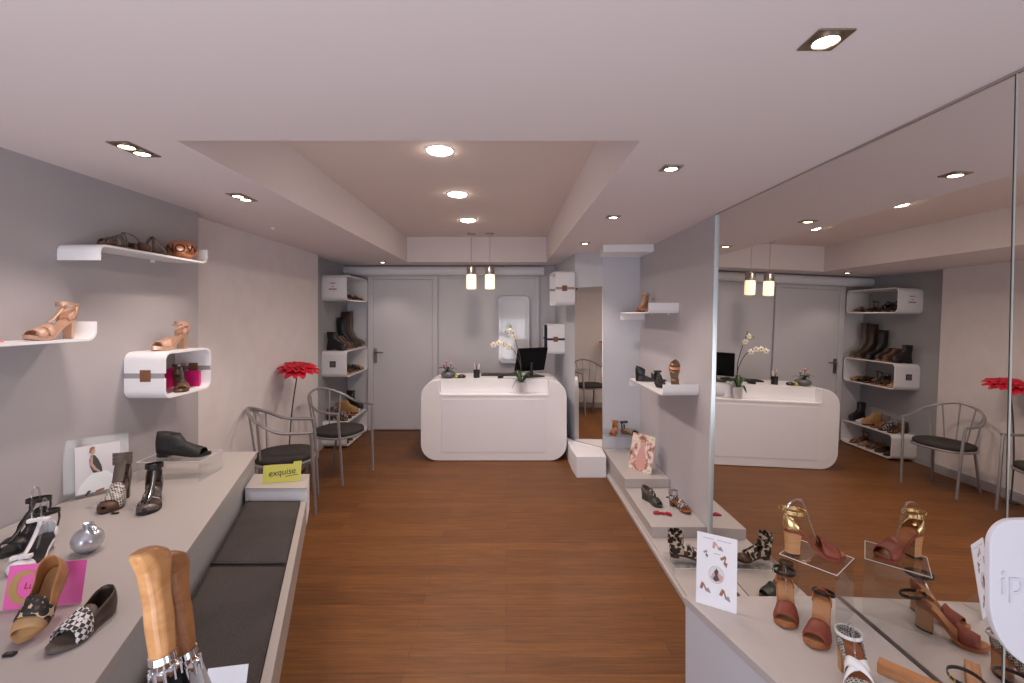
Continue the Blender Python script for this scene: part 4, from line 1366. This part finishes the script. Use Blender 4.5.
flat([(-0.052, 0.006), (-0.030, 0.028), (-0.046, 0.03), (-0.062, 0.012)], 0.0019, 0.0024).build('printed_shoe', M['darkprint'], pic)
flat([(-0.012, 0.012), (0.028, 0.020), (0.03, 0.03), (-0.01, 0.024)], 0.0019, 0.0024).build('printed_shoe', M['brownprint'], pic)

orn = thing('ornament', 'silver pomegranate ornament on the left table', 'ornament', (-1.452, 1.60, tz), 0, None, (R(0), R(0), 0))
MB().lathe([(0.012, 0.0006)] + [(0.046 * math.cos(R(q)), 0.043 + 0.043 * math.sin(R(q))) for q in range(-70, 71, 14)] + [(0.010, 0.085)], 24).build('fruit_body', M['silver'], orn, smooth=True)
MB().lathe([(0.010, 0.082), (0.013, 0.092), (0.018, 0.100), (0.012, 0.098), (0.003, 0.088)], 10).build('crown_tip', M['silver'], orn, smooth=True)
leaf_mb((0.004, 0, 0.088), (0.042, -0.012, 0.074), 0.010, 0.012).build('leaf', M['silver'], orn, smooth=True, solid=0.002)

# white bow sandals
(p, a) = tpos(-1.635, 1.66, -1.54, 1.445)
s = Shoe('flat_sandal', 'white sandal with two bows and black straps by the left edge', 'sandal', (p[0], p[1], tz), a, 0.235, 0.080, 0.03, 0.012)
s.sole(M['whiteleather']).insole(M['blackleather']).heel(M['whiteleather'], 'block', 0.22, 0.8)
s.band(M['whiteleather'], 0.84, 0.99, name='toe_band')
s.lay(M['whiteleather'], 0.86, 0.30, 0.012, top=0.135).bow(M['whiteleather'], 0.84, 0.024, 0.9).bow(M['whiteleather'], 0.44, 0.026, zz=0.125)
s.counter(M['whiteleather'], 0.24, 0.045, 0.02)
s.ankle(M['blackleather'], 0.085, 0.012, 0.042, 0.032, 0.15, buckle=M['chrome']).sling(M['blackleather'], 0.03, 0.085).hoop(M['clear_tube'], 0.14, 0.003, 0.10, 0.5)
s = Shoe('flat_sandal', 'black strapped sandal half out of view at the left edge', 'sandal', (-1.735, 1.66, tz), R(-72), 0.235, 0.080, 0.03, 0.012)
s.sole(M['blackleather']).insole(M['blackleather']).heel(M['blackleather'], 'block', 0.22, 0.8)
s.band(M['blackleather'], 0.72, 0.86).band(M['blackleather'], 0.40, 0.50, k=1.15).lay(M['blackleather'], 0.86, 0.30, 0.012, top=0.125).counter(M['blackleather'], 0.24, 0.05, 0.02)
s.ankle(M['blackleather'], 0.085, 0.014, 0.042, 0.032, 0.15).sling(M['blackleather'], 0.03, 0.085).hoop(M['clear_tube'], 0.14, 0.003, 0.10, 0.5)

# pink card with a gold crescent
pk = thing('pink_card', 'pink card with a gold crescent behind the brown leopard flat', 'card', (-1.308, 1.300, tz), R(10))
cm = Matrix.Rotation(R(-12), 4, 'X') @ Matrix.Rotation(R(90), 4, 'X')
def fl2(outline, d0, d1, m=cm): return MB().prism(outline, d0, d1).move(Matrix.Translation((0, 0, 0.001)) @ m)
fl2(rrect(0.192, 0.114, 0.003, 2, 0, 0.057), -0.0012, 0.0).build('card_board', M['pink'], pk)
cr = MB()
rings = []
for k in range(33):
    a_ = R(50 + 270 * k / 32)
    th_ = 0.0205 * math.sin(PI * k / 32) ** 0.7 + 0.0006
    ox_, oz_ = -0.052 + 0.038 * math.cos(a_), 0.055 + 0.043 * math.sin(a_)
    ix_, iz_ = -0.052 + (0.038 - th_) * math.cos(a_), 0.055 + (0.043 - th_) * math.sin(a_)
    rings.append([(ox_, oz_, 0.0002), (ix_, iz_, 0.0002), (ix_, iz_, 0.001), (ox_, oz_, 0.001)])
cr.loft(rings).move(Matrix.Translation((0, 0, 0.001)) @ cm).build('gold_crescent', M['gold'], pk)
text_mesh('card_lettering', 'Luna', 0.024, M['redribbon'], pk, Matrix.Translation((0, 0, 0.001)) @ cm @ Matrix.Translation((-0.030, 0.057, 0.0008)), 0.0003, shear=0.2)
MB().prism([(0.0, 0.0), (0.06, 0.0), (0.0, 0.06)], -0.002, 0.002, lambda u, v, w_: (w_, u + 0.012, v + 0.0008)).build('strut', M['pink'], pk)

# brown and dark flats in front
(p, a) = tpos(-1.250, 1.300, -1.205, 1.15)
s = Shoe('open_toe_flat', 'tan open-toe flat with leopard band leaning against the pink card', 'shoe', (p[0], p[1], tz + 0.056), a, 0.195, 0.072, 0.0, 0.010, pitch=-R(34))
s.sole(M['camel']).insole(M['camel']).band(M['leopard'], 0.60, 0.80, 0.54, 0.76, name='leopard_band', k=1.1).band(M['camel'], 0.72, 0.86, 0.78, 0.92, name='vamp', k=0.92)
s.counter(M['tan'], 0.60, 0.062, 0.030, name='quarter')
(p, a) = tpos(-1.105, 1.305, -1.108, 1.11)
s = Shoe('open_toe_flat', 'dark grey open-toe flat with a woven band beside the tan flat', 'shoe', (p[0] + 0.006, p[1] - 0.005, tz), R(-88), 0.185, 0.074, 0.0, 0.010)
s.sole(M['taupe']).insole(M['taupe']).band(M['woven'], 0.58, 0.84, 0.54, 0.80, name='woven_band', k=1.12).band(M['taupe'], 0.46, 0.60, 0.42, 0.56, name='vamp', k=0.8)
s.counter(M['darkbrown'], 0.58, 0.060, 0.030, name='quarter')
def tag_clip(label, loc, rz):
    t = thing('price_clip', label, 'price tag', loc, rz)
    MB().prism(rrect(0.026, 0.012, 0.002, 2), 0.0005, 0.006).build('clip_body', M['black'], t)
    MB().prism(rrect(0.012, 0.006, 0.001, 2), 0.0061, 0.0066).build('clip_face', M['taupe'], t)
tag_clip('little black price clip in front of the tan leopard flat', (-1.20, 1.115, tz), R(8))
tag_clip('little black price clip between the taupe and pewter sandals', (-1.615, 1.905, tz), R(5))

# ---- yellow card on the bench end
yc = thing('yellow_card', 'yellow card with handwriting on the far end of the bench', 'card', (-1.235, 2.535, 0.6305), R(10))
fl2([(-0.098, 0), (0.098, 0), (0.100, 0.108), (0.058, 0.106), (0.056, 0.094), (-0.060, 0.094), (-0.098, 0.092)], -0.0012, 0.0, Matrix.Rotation(R(-12), 4, 'X') @ Matrix.Rotation(R(90), 4, 'X')).build('card_board', M['yellow'], yc)
text_mesh('handwriting', 'exquise', 0.046, M['ink'], yc, Matrix.Translation((0, 0, 0.001)) @ cm @ Matrix.Translation((0.0, 0.052, 0.0006)) @ Matrix.Rotation(R(5), 4, 'Z'), 0.0004, shear=0.15)
fl2([(0.02, 0.028), (0.085, 0.036), (0.085, 0.039), (0.02, 0.031)], 0.0003, 0.0009).build('underline', M['ink'], yc)
fl2([(-0.09, 0), (0.09, 0), (0.09, 0.05), (-0.09, 0.05)], -0.002, -0.0008, Matrix.Translation((0, 0.03, 0)) @ Matrix.Rotation(R(22), 4, 'X') @ Matrix.Rotation(R(90), 4, 'X')).build('back_fold', M['yellow'], yc)

# ---- umbrellas in a stand at the near end of the bench
ux, uy = -0.475, 0.868
stand = thing('umbrella_stand', 'dark umbrella stand below the wooden umbrella handles', 'umbrella stand', (ux, uy, 0))
MB().lathe([(0.10, 0.0), (0.105, 0.01), (0.095, 0.45), (0.098, 0.46), (0.090, 0.46), (0.095, 0.02), (0.003, 0.02)], 28).build('bucket', M['table_side'], stand, smooth=True)
def umbrella(label, base, top, handle_m, cloth_m, bulky):
    b, t_ = Vector(base), Vector(top)
    d = (t_ - b)
    Lg = d.length
    q = d.to_track_quat('Z', 'Y').to_euler()
    t = thing('umbrella', label, 'umbrella', base, 0, 'umbrellas with wooden handles', q)
    hl = 0.20
    z0 = Lg - hl
    cl = MB()
    rings = []
    for i, (u, r) in enumerate(((0.0, 0.006), (0.03, 0.012), (0.3, 0.022), (0.7, 0.030), (0.93, 0.030), (1.0, 0.022))):
        zc = z0 * u * 0.97
        rings.append([((r * (1 + (0.14 if k % 2 else -0.10))) * math.cos(2 * PI * k / 16 + u * 2), (r * (1 + (0.14 if k % 2 else -0.10))) * math.sin(2 * PI * k / 16 + u * 2), zc) for k in range(16)])
    cl.loft(rings).build('furled_cloth', M[cloth_m], t, smooth=True)
    MB().lathe([(0.021, z0 - 0.035), (0.024, z0 - 0.03), (0.024, z0 - 0.020), (0.021, z0 - 0.018), (0.021, z0 - 0.008), (0.0235, z0 - 0.005), (0.0225, z0 + 0.006)], 20).build('collar', M['chrome'], t, smooth=True)
    rib = MB()
    for k in range(10):
        a_ = 2 * PI * k / 10
        rib.tube([(0.024 * math.cos(a_), 0.024 * math.sin(a_), z0 - 0.040), (0.024 * math.cos(a_), 0.024 * math.sin(a_), z0 - 0.018)], 0.003, 6)
    rib.build('rib_tips', M['chrome'], t, smooth=True)
    # faceted handle: swells towards a chiselled, bent head
    secs = ((0.0, 0.0, 0.0205, 0.019), (0.06, -0.001, 0.0215, 0.021), (0.30, -0.004, 0.0245, 0.022), (0.50, -0.006, 0.0235, 0.021), (0.66, -0.008, 0.027, 0.022), (0.80, -0.012, 0.033, 0.023), (0.90, -0.006, 0.033, 0.023), (0.96, 0.004, 0.026, 0.021), (1.0, 0.010, 0.017, 0.016))
    rings = []
    for (u, off, rx_, ry_) in secs:
        k_ = 1.0 if bulky else 0.85
        rings.append([(off + rx_ * k_ * math.copysign(abs(math.cos(2 * PI * k / 8 + 0.39)) ** 0.8, math.cos(2 * PI * k / 8 + 0.39)), ry_ * k_ * math.copysign(abs(math.sin(2 * PI * k / 8 + 0.39)) ** 0.8, math.sin(2 * PI * k / 8 + 0.39)), z0 + 0.004 + (hl - 0.004) * u) for k in range(8)])
    MB().loft(rings).build('handle', M[handle_m], t, bevel=0.004)
umbrella('umbrella with pale carved wooden handle and black cloth', (-0.478, 0.838, 0.024), (-0.660, 0.845, 1.128), 'handle', 'umbblack', True)
umbrella('umbrella with darker brown handle and pale cloth behind the carved one', (-0.468, 0.900, 0.024), (-0.668, 0.905, 1.088), 'handle2', 'umbgrey', True)

t = thing('white_card', 'blank white card standing on the bench beside the umbrellas', 'card', (-0.68, 1.10, 0.572), R(-3))
fl2([(-0.05, 0), (0.05, 0), (0.05, 0.132), (-0.05, 0.118)], -0.0015, 0.0).build('card_board', M['paper'], t)
MB().prism([(0.0, 0.0), (0.04, 0.0), (0.0, 0.05)], -0.002, 0.002, lambda u, v, w_: (w_, u + 0.011, v + 0.0008)).build('strut', M['paper'], t)

# ---- right wall shelves
s = Shoe('heeled_sandal', 'copper high heeled sandal on the upper right wall shelf', 'sandal', (1.245, 4.20, 1.574), R(-128), 0.21, 0.072, 0.09, 0.014)
s.sole(M['rust']).insole(M['rose']).heel(M['rose'], 'block', 0.20, 0.75).band(M['copper'], 0.62, 0.92, name='vamp').lay(M['rose'], 0.64, 0.24, 0.030, top=0.165).counter(M['rose'], 0.24, 0.05, 0.03).ankle(M['rose'], 0.056, 0.014, buckle=M['gold']).bow(M['rose'], 0.26, 0.022, zz=0.158).sling(M['rose'], 0, 0.05)
zl = 0.987
s = simple_sandal('black chunky sandal lying at the far end of the lower right shelf', (1.225, 3.90, zl), R(-15), 'blackleather', 'blackleather', 0.04, 0.25, None, 'mule', True, roll=0)
s.counter(M['blackleather'], 0.30, 0.08, 0.05)
s = simple_sandal('black strappy sandal in the middle of the lower right shelf', (1.215, 3.66, zl), R(-100), 'blackleather', 'blackleather', 0.02, 0.24, None, 'gladiator')
s = Shoe('sandal', 'bronze banded sandal propped upright on the lower right shelf', 'sandal', (1.245, 3.40, zl + 0.117), R(82), 0.235, 0.078, 0.0, 0.012, pitch=R(82))
s.sole(M['brown']).insole(M['bronze'])
for q in (0.60, 0.72, 0.84): s.band(M['copper'] if q == 0.72 else M['bronze'], q - 0.045, q + 0.045, k=0.75)
s.band(M['bronze'], 0.32, 0.40, k=0.6)
tag_clip('little black price clip on the lower right wall shelf', (1.20, 3.52, zl), R(70))

# small clear shelf
s = Shoe('sandal', 'cognac sandal on the small clear shelf', 'sandal', (1.07, 4.585, 0.3535), R(-120), 0.16, 0.068, 0.05, 0.012)
s.sole(M['cognac']).insole(M['tan_in']).heel(M['woodheel'], 'block', 0.24, 0.9).band(M['cognac'], 0.60, 0.92, name='vamp').counter(M['tan'], 0.26, 0.07, 0.03).ankle(M['tan'], 0.06, 0.016)
simple_sandal('black and brown sandal on the small clear shelf', (1.24, 4.585, 0.3535), R(-35), 'brown', 'blackleather', 0.03, 0.20, None, 'cross', True)

# ---- stepped plinth
mg = thing('magazine', 'magazine with a printed figure propped on the highest plinth step', 'magazine', (1.155, 4.00, 0.1905), R(-52))
mm_ = Matrix.Rotation(R(-14), 4, 'X') @ Matrix.Rotation(R(90), 4, 'X')
fl2(rrect(0.235, 0.315, 0.002, 2, 0, 0.1575), -0.006, 0.0, mm_).build('pages', M['paper'], mg)
fl2(rrect(0.235, 0.315, 0.002, 2, 0, 0.1575), 0.0001, 0.0006, mm_).build('cover', M['cover'], mg)
fl2([(-0.035, 0.02), (0.045, 0.02), (0.05, 0.12), (0.02, 0.20), (0.012, 0.235), (-0.012, 0.235), (-0.03, 0.18), (-0.05, 0.10)], 0.0007, 0.0010, mm_).build('printed_dress', M['pinkprint'], mg)
fl2([(0.016 * math.cos(2 * PI * k / 12), 0.255 + 0.02 * math.sin(2 * PI * k / 12)) for k in range(12)], 0.0011, 0.0014, mm_).build('printed_face', M['skin'], mg)
fl2([(-0.024, 0.21), (-0.022, 0.275), (0.0, 0.288), (0.022, 0.275), (0.03, 0.20), (0.018, 0.24), (0.014, 0.268), (-0.014, 0.268), (-0.016, 0.24)], 0.0015, 0.0018, mm_).build('printed_hair', M['brownprint'], mg)
MB().prism([(0.0, 0.0), (0.12, 0.0), (0.0, 0.16)], -0.003, 0.003, lambda u, v, w_: (w_, u + 0.045, v + 0.0006)).build('easel_back', M['paper'], mg)

zm = 0.1155
s = Shoe('wedge_sandal', 'grey and dark green wedge sandal on the middle plinth step', 'sandal', (1.115, 3.52, zm), R(-70), 0.215, 0.078, 0.045, 0.014)
s.sole(M['greenleather']).insole(M['taupe']).wedge(M['greenleather']).band(M['greenleather'], 0.66, 0.92, name='vamp').counter(M['taupe'], 0.36, 0.045, 0.02).band(M['pewter'], 0.42, 0.52)
s = Shoe('sandal', 'striped silver sandal against the mirror end of the wall', 'sandal', (1.285, 3.40, zm), R(-68), 0.20, 0.076, 0.03, 0.012)
s.sole(M['brown']).insole(M['cognac']).heel(M['brown'], 'block')
s.band(M['zebra'], 0.56, 0.66, 0.50, 0.60).band(M['zebra'], 0.70, 0.78, 0.66, 0.74).counter(M['zebra'], 0.26, 0.05, 0.03).ankle(M['silver'], 0.06, 0.03)
rbn = thing('ribbon', 'small dark red ribbon on the middle plinth step', 'ribbon', (1.125, 3.315, zm), R(-15))
rm = MB()
for sd in (-1, 1):
    rm.loft([[(sd * d, -w_ * 0.5, z_), (sd * d, w_ * 0.5, z_), (sd * d, w_ * 0.5, z_ + 0.006), (sd * d, -w_ * 0.5, z_ + 0.006)] for d, w_, z_ in ((0.0, 0.012, 0.001), (0.03, 0.034, 0.010), (0.06, 0.040, 0.0025), (0.064, 0.02, 0.001))])
rm.build('bow', M['redribbon'], rbn)
MB().prism(rrect(0.02, 0.02, 0.004, 3), 0.0005, 0.014).build('knot', M['redribbon'], rbn)
tag_clip('little black price clip near the wall on the middle step', (1.27, 3.62, zm), R(10))

zp = 0.0405
riser('low clear riser under the black and cream printed sandal', (1.15, 2.78, zp), R(0), 0.34, 0.20, 0.035)
s = Shoe('sandal', 'black and cream animal print sandal on a low clear riser before the mirror', 'sandal', (1.115, 2.795, zp + 0.0352), R(-14), 0.235, 0.078, 0.015, 0.016)
s.sole(M['darkbrown']).insole(M['brown']).heel(M['darkbrown'], 'block')
for q in (0.50, 0.64): s.band(M['animal'], q - 0.05, q + 0.05)
s.counter(M['animal'], 0.34, 0.06, 0.05)
s.ankle(M['animal'], 0.072, 0.034, 0.044, 0.036, 0.05).ankle(M['animal'], 0.112, 0.030, 0.043, 0.035, 0.05).band(M['brown'], 0.84, 0.94)
s = Shoe('heeled_sandal', 'dark green sandal mostly hidden behind the white shoe leaflet', 'sandal', (1.15, 2.50, zp), R(-20), 0.21, 0.078, 0.08, 0.012)
s.sole(M['greenleather']).insole(M['taupe']).heel(M['greenleather'], 'block', 0.24, 0.95).band(M['greenleather'], 0.58, 0.92, name='vamp').counter(M['greenleather'], 0.28, 0.07, 0.03).ankle(M['greenleather'], 0.07, 0.016)

# ---- front counter
lf = thing('shoe_leaflet', 'white leaflet of shoe pictures standing at the counter corner', 'leaflet', (0.795, 1.748, cz), R(-31))
lm = Matrix.Rotation(R(-9), 4, 'X') @ Matrix.Rotation(R(90), 4, 'X')
fl2(rrect(0.142, 0.262, 0.001, 2, 0, 0.131), -0.0015, 0.0, lm).build('sheet', M['paper'], lf)
MB().prism([(0.0, 0.0), (0.06, 0.0), (0.0, 0.10)], -0.002, 0.002, lambda u, v, w_: (w_, u + 0.016, v + 0.0006)).build('strut', M['clear'], lf)
def mini_shoe(cx_, cy_, sc, a_, m1, m2):
    c_, s_ = math.cos(a_), math.sin(a_)
    def P_(l): return [(cx_ + (x * c_ - y * s_) * sc, cy_ + (x * s_ + y * c_) * sc) for x, y in l]
    fl2(P_([(-1.0, 0.75), (-0.45, 0.65), (-0.5, -0.5), (-1.0, -0.5)]), 0.0002, 0.0005, lm).build('printed_heel', M[m1], lf)
    fl2(P_([(-1.0, 0.75), (-0.55, 0.70), (0.3, -0.25), (1.0, -0.38), (1.0, -0.5), (0.1, -0.5), (-0.6, 0.45)]), 0.0006, 0.0009, lm).build('printed_sole', M[m1], lf)
    fl2(P_([(0.0, -0.1), (0.45, 0.25), (0.95, -0.35), (0.2, -0.4)]), 0.0010, 0.0013, lm).build('printed_vamp', M[m2], lf)
mini_shoe(0.005, 0.220, 0.020, -0.15, 'pinkprint', 'greyprint')
mini_shoe(-0.036, 0.186, 0.012, -0.9, 'greyprint', 'darkprint')
mini_shoe(0.030, 0.172, 0.018, -0.9, 'brownprint', 'brownprint')
mini_shoe(-0.036, 0.062, 0.020, -0.25, 'brownprint', 'greyprint')
mini_shoe(0.034, 0.052, 0.021, -0.4, 'brownprint', 'greyprint')
fl2([(0.0 + 0.027 * math.cos(2 * PI * k / 28), 0.118 + 0.031 * math.sin(2 * PI * k / 28)) for k in range(28)], 0.0002, 0.0004, lm).build('printed_circle', M['greyprint'], lf)
fl2([(0.0 + 0.026 * math.cos(2 * PI * k / 28), 0.118 + 0.030 * math.sin(2 * PI * k / 28)) for k in range(28)], 0.0005, 0.0007, lm).build('printed_disc', M['pageprint'], lf)
fl2([(-0.020, 0.105), (0.0, 0.092), (0.020, 0.100), (0.024, 0.118), (0.008, 0.126), (-0.012, 0.124)], 0.0008, 0.0010, lm).build('printed_cushion', M['pinkprint'], lf)
fl2([(-0.008, 0.128), (0.0, 0.142), (0.008, 0.132), (0.004, 0.118), (0.012, 0.102), (-0.004, 0.094), (-0.012, 0.102), (-0.004, 0.116)], 0.0011, 0.0013, lm).build('printed_figure', M['darkprint'], lf)
ln_ = MB()
for (x0_, x1_, yy) in ((-0.05, -0.01, 0.244), (0.0, 0.05, 0.2435), (-0.01, 0.012, 0.193)):
    ln_.prism([(x0_, yy), (x1_, yy), (x1_, yy + 0.0016), (x0_, yy + 0.0016)], 0.0002, 0.0005)
ln_.move(Matrix.Translation((0, 0, 0.001)) @ lm).build('printed_lines', M['greyprint'], lf)

rc = ((1.015 + 1.286) / 2, (1.726 + 1.67) / 2)
riser('clear riser carrying the rust sandal with gold straps', (1.168, 1.735, cz), R(-52), 0.185, 0.185, 0.205)
s = Shoe('heeled_sandal', 'rust heeled sandal with gold straps on the clear riser', 'sandal', (1.160, 1.738, cz + 0.2055), R(-14), 0.205, 0.078, 0.085, 0.014)
s.sole(M['rust']).insole(M['cognac']).heel(M['woodheel'], 'block', 0.26, 0.88, M['darkbrown'])
s.band(M['rust'], 0.60, 0.88, name='vamp', k=1.15).counter(M['goldleather'], 0.22, 0.055, 0.015).ankle(M['goldleather'], 0.062, 0.012, 0.044, 0.030, -0.06, buckle=M['gold']).hoop(M['clear_tube'], 0.105, 0.0045, 0.04, 0.66)
tag_clip('little black price clip on the clear riser by the rust sandal heel', (1.085, 1.735, cz + 0.206), R(30))

def rust_pair(label, heel_p, toe_p, flop):
    (p, a) = tpos(*heel_p, *toe_p)
    s = Shoe('heeled_sandal', label, 'sandal', (p[0], p[1], cz), a, math.hypot(heel_p[0] - toe_p[0], heel_p[1] - toe_p[1]), 0.078, 0.075, 0.018)
    s.sole(M['cognac']).insole(M['tan_in']).heel(M['woodheel'], 'block', 0.28, 0.92, M['darkbrown'])
    s.band(M['rust'], 0.60, 0.88, name='vamp', k=0.95)
    s.counter(M['cognac'], 0.24, 0.03, 0.012)
    if flop:
        s.ankle(M['blackleather'], 0.012, 0.012, 0.036, 0.034, 0.25, dx=-0.035)
    else:
        s.ankle(M['blackleather'], 0.045, 0.012, 0.042, 0.036, 0.1, buckle=M['chrome']).hoop(M['clear_tube'], 0.07, 0.003, 0.06, 0.4)
    return s
rust_pair('rust wooden-heeled sandal with its ankle strap up, beside the shoe leaflet', (1.072, 1.778), (0.988, 1.628), False)
rust_pair('rust wooden-heeled sandal with its strap fallen back, behind the woven sandal', (1.150, 1.670), (1.020, 1.530), True)
(p, a) = tpos(1.085, 1.47, 1.005, 1.29)
s = Shoe('heeled_sandal', 'sandal with white crossed edging and dark lattice at the front of the counter', 'sandal', (p[0], p[1], cz), a, 0.20, 0.084, 0.07, 0.014)
s.sole(M['cognac']).insole(M['cognac']).heel(M['woodheel'], 'block', 0.26, 0.9)
s.band(M['whiteleather'], 0.44, 0.52, 0.66, 0.74, k=1.15, name='edging').band(M['whiteleather'], 0.66, 0.74, 0.44, 0.52, k=1.18, name='edging')
s.counter(M['lattice'], 0.52, 0.040, 0.028, name='lattice_quarter').band(M['lattice'], 0.70, 0.86, name='lattice_vamp', k=1.05)
s.ankle(M['whiteleather'], 0.034, 0.010, 0.040, 0.034, 0.10).hoop(M['clear_tube'], 0.075, 0.003, 0.10, 0.5)

wb = thing('wooden_block', 'light wooden bar lying at the near end of the counter', 'wooden bar', (1.222, 1.385, cz), R(-48))
MB().box(-0.082, 0.082, -0.018, 0.018, 0.0005, 0.034).build('bar', M['blockwood'], wb, bevel=0.002)
s = Shoe('sandal', 'black strapped sandal mostly below the picture, beside the wooden bar', 'sandal', (1.225, 1.185, cz), R(-110), 0.20, 0.08, 0.03, 0.012)
s.sole(M['blackleather']).insole(M['tan_in']).heel(M['blackleather'], 'block').band(M['blackleather'], 0.66, 0.84).counter(M['tan'], 0.24, 0.04, 0.02)
s.ankle(M['blackleather'], 0.085, 0.010, 0.044, 0.036, 0.05, buckle=M['gold'])

# rounded white sign at the right edge, standing on the counter
sg = thing('rounded_sign', 'white rounded sign with raised pale letters at the right edge', 'sign', (1.27, 1.0, cz), R(2))
so = []
for (cx_, cy_, rx_, ry_, a0) in ((0.17, 0.63, 0.05, 0.05, 0), (-0.18, 0.62, 0.055, 0.055, 90), (-0.055, 0.50, 0.18, 0.165, 180), (0.10, 0.47, 0.12, 0.135, 270)):
    for k in range(13):
        q = R(a0 + 7.5 * k)
        so.append((cx_ + rx_ * math.cos(q), cy_ + ry_ * math.sin(q)))
MB().prism(so, -0.006, 0.006, xz).build('panel', M['signwhite'], sg, smooth=False, bevel=0.002)
MB().tube([(0.06, 0.0, 0.012), (0.06, 0.0, 0.337)], 0.006, 10).build('post', M['steel'], sg, smooth=True)
MB().lathe([(0.05, 0.0005), (0.05, 0.008), (0.012, 0.014)], 20, (0.06, 0, 0)).build('foot', M['steel'], sg, smooth=True)
text_mesh('raised_letters', 'ipx', 0.078, M['signletter'], sg, Matrix.Translation((-0.168, -0.0068, 0.540)) @ Matrix.Rotation(R(90), 4, 'X'), 0.002)

# ---- niche shelves: rows of shoes, each its own
nx = WN + 0.15
def row(z_, specs, group, where):
    n_ = len(specs)
    for i, sp_ in enumerate(specs):
        y_ = BY0 + sp_[0]
        kind, m1, m2, desc = sp_[1:5]
        extra = sp_[5] if len(sp_) > 5 else {}
        rz_ = R(extra.get('rz', -6))
        lab = desc + ' ' + where
        L_ = extra.get('L', 0.262)
        if kind == 'sandal':
            simple_sandal(lab, (nx, y_, z_), rz_, m1, m2, extra.get('heel', 0.055), L_, group, 'cross')
        elif kind == 'mule':
            simple_sandal(lab, (nx, y_, z_), rz_, m1, m2, extra.get('heel', 0.05), L_, group, 'mule', True)
        elif kind == 'flat':
            simple_sandal(lab, (nx, y_, z_), rz_, m1, m2, 0.0, L_, group, 'flat', False, 'flat_shoe')
        elif kind == 'glad':
            simple_sandal(lab, (nx, y_, z_), rz_, m1, m2, extra.get('heel', 0.045), L_, group, 'gladiator')
        elif kind == 'boot':
            boot(lab, (nx, y_, z_), rz_, m1, extra.get('h', 0.14), 0.03, L_, m2, group, extra.get('name', 'ankle_boot'))
row(1.71 + 0.0145, [
    (0.13, 'sandal', 'cognac', 'blackleather', 'reddish-soled black sandal nearest the viewer'),
    (0.25, 'glad', 'brown', 'greenleather', 'dark green banded sandal second from the near end'),
    (0.38, 'glad', 'blackleather', 'blackleather', 'black strappy sandal in the middle'),
    (0.50, 'mule', 'rust', 'blackleather', 'rust-soled black mule third from the far end'),
    (0.61, 'sandal', 'blackleather', 'pewter', 'pewter-strapped black sandal second from the far end'),
    (0.71, 'mule', 'tan', 'cognac', 'tan mule farthest from the viewer')], 'shoes in the top niche box', 'in the top niche box')
row(0.82 + 0.0145, [
    (0.13, 'flat', 'camel', 'nude', 'pale tan flat nearest the viewer'),
    (0.25, 'mule', 'tan', 'brown', 'brown mule second from the near end'),
    (0.38, 'glad', 'cognac', 'pewter', 'grey strappy sandal in the middle'),
    (0.50, 'sandal', 'brown', 'blackleather', 'dark sandal third from the far end'),
    (0.61, 'mule', 'blackleather', 'greenleather', 'dark green mule second from the far end'),
    (0.71, 'flat', 'brown', 'tan', 'tan flat farthest from the viewer')], 'shoes in the middle niche box', 'in the middle niche box')
row(0.015 + 0.0145, [
    (0.14, 'glad', 'blackleather', 'brown', 'brown sandal nearest the viewer'),
    (0.27, 'flat', 'brown', 'darkbrown', 'dark brown flat second from the near end'),
    (0.41, 'mule', 'camel', 'taupe', 'taupe mule in the middle'),
    (0.54, 'flat', 'camel', 'rose', 'pale metallic flat second from the far end'),
    (0.68, 'sandal', 'rust', 'cognac', 'reddish sandal farthest from the viewer')], 'shoes in the lowest niche box', 'inside the lowest niche box')
row(0.82 + 0.3105, [
    (0.08, 'boot', 'blackleather', 'black', 'black ankle boot nearest the viewer', {'h': 0.215, 'L': 0.245}),
    (0.21, 'boot', 'brown', 'tan', 'brown ankle boot beside the black one', {'h': 0.145}),
    (0.32, 'boot', 'darkbrown', 'tan', 'second darker brown ankle boot', {'h': 0.15}),
    (0.46, 'boot', 'blackleather', 'black', 'tall black boot', {'h': 0.38, 'name': 'tall_boot'}),
    (0.62, 'boot', 'darkbrown', 'tan', 'tall dark brown boot with tan sole', {'h': 0.45, 'name': 'tall_boot'}),
    (0.74, 'boot', 'taupe', 'tan', 'tall greyish brown boot at the far end', {'h': 0.46, 'name': 'tall_boot'})], 'boots on the middle niche box', 'on top of the middle niche box')
row(0.015 + 0.2905, [
    (0.10, 'glad', 'darkbrown', 'brown', 'brown strappy sandal nearest the viewer'),
    (0.23, 'glad', 'blackleather', 'zebra', 'black and white strappy sandal'),
    (0.36, 'sandal', 'rust', 'cognac', 'cognac sandal'),
    (0.48, 'boot', 'camel', 'brown', 'tan low shoe', {'h': 0.105}),
    (0.60, 'flat', 'whiteleather', 'whiteleather', 'white flat shoe beside the black boot')], 'shoes on the lowest niche box', 'on top of the lowest niche box')
boot('black boot tilted forward at the far end on top of the lowest niche box', (nx, BY0 + 0.725, 0.3075), R(-6), 'blackleather', 0.24, 0.03, 0.225, 'black', 'shoes on the lowest niche box', 'ankle_boot')
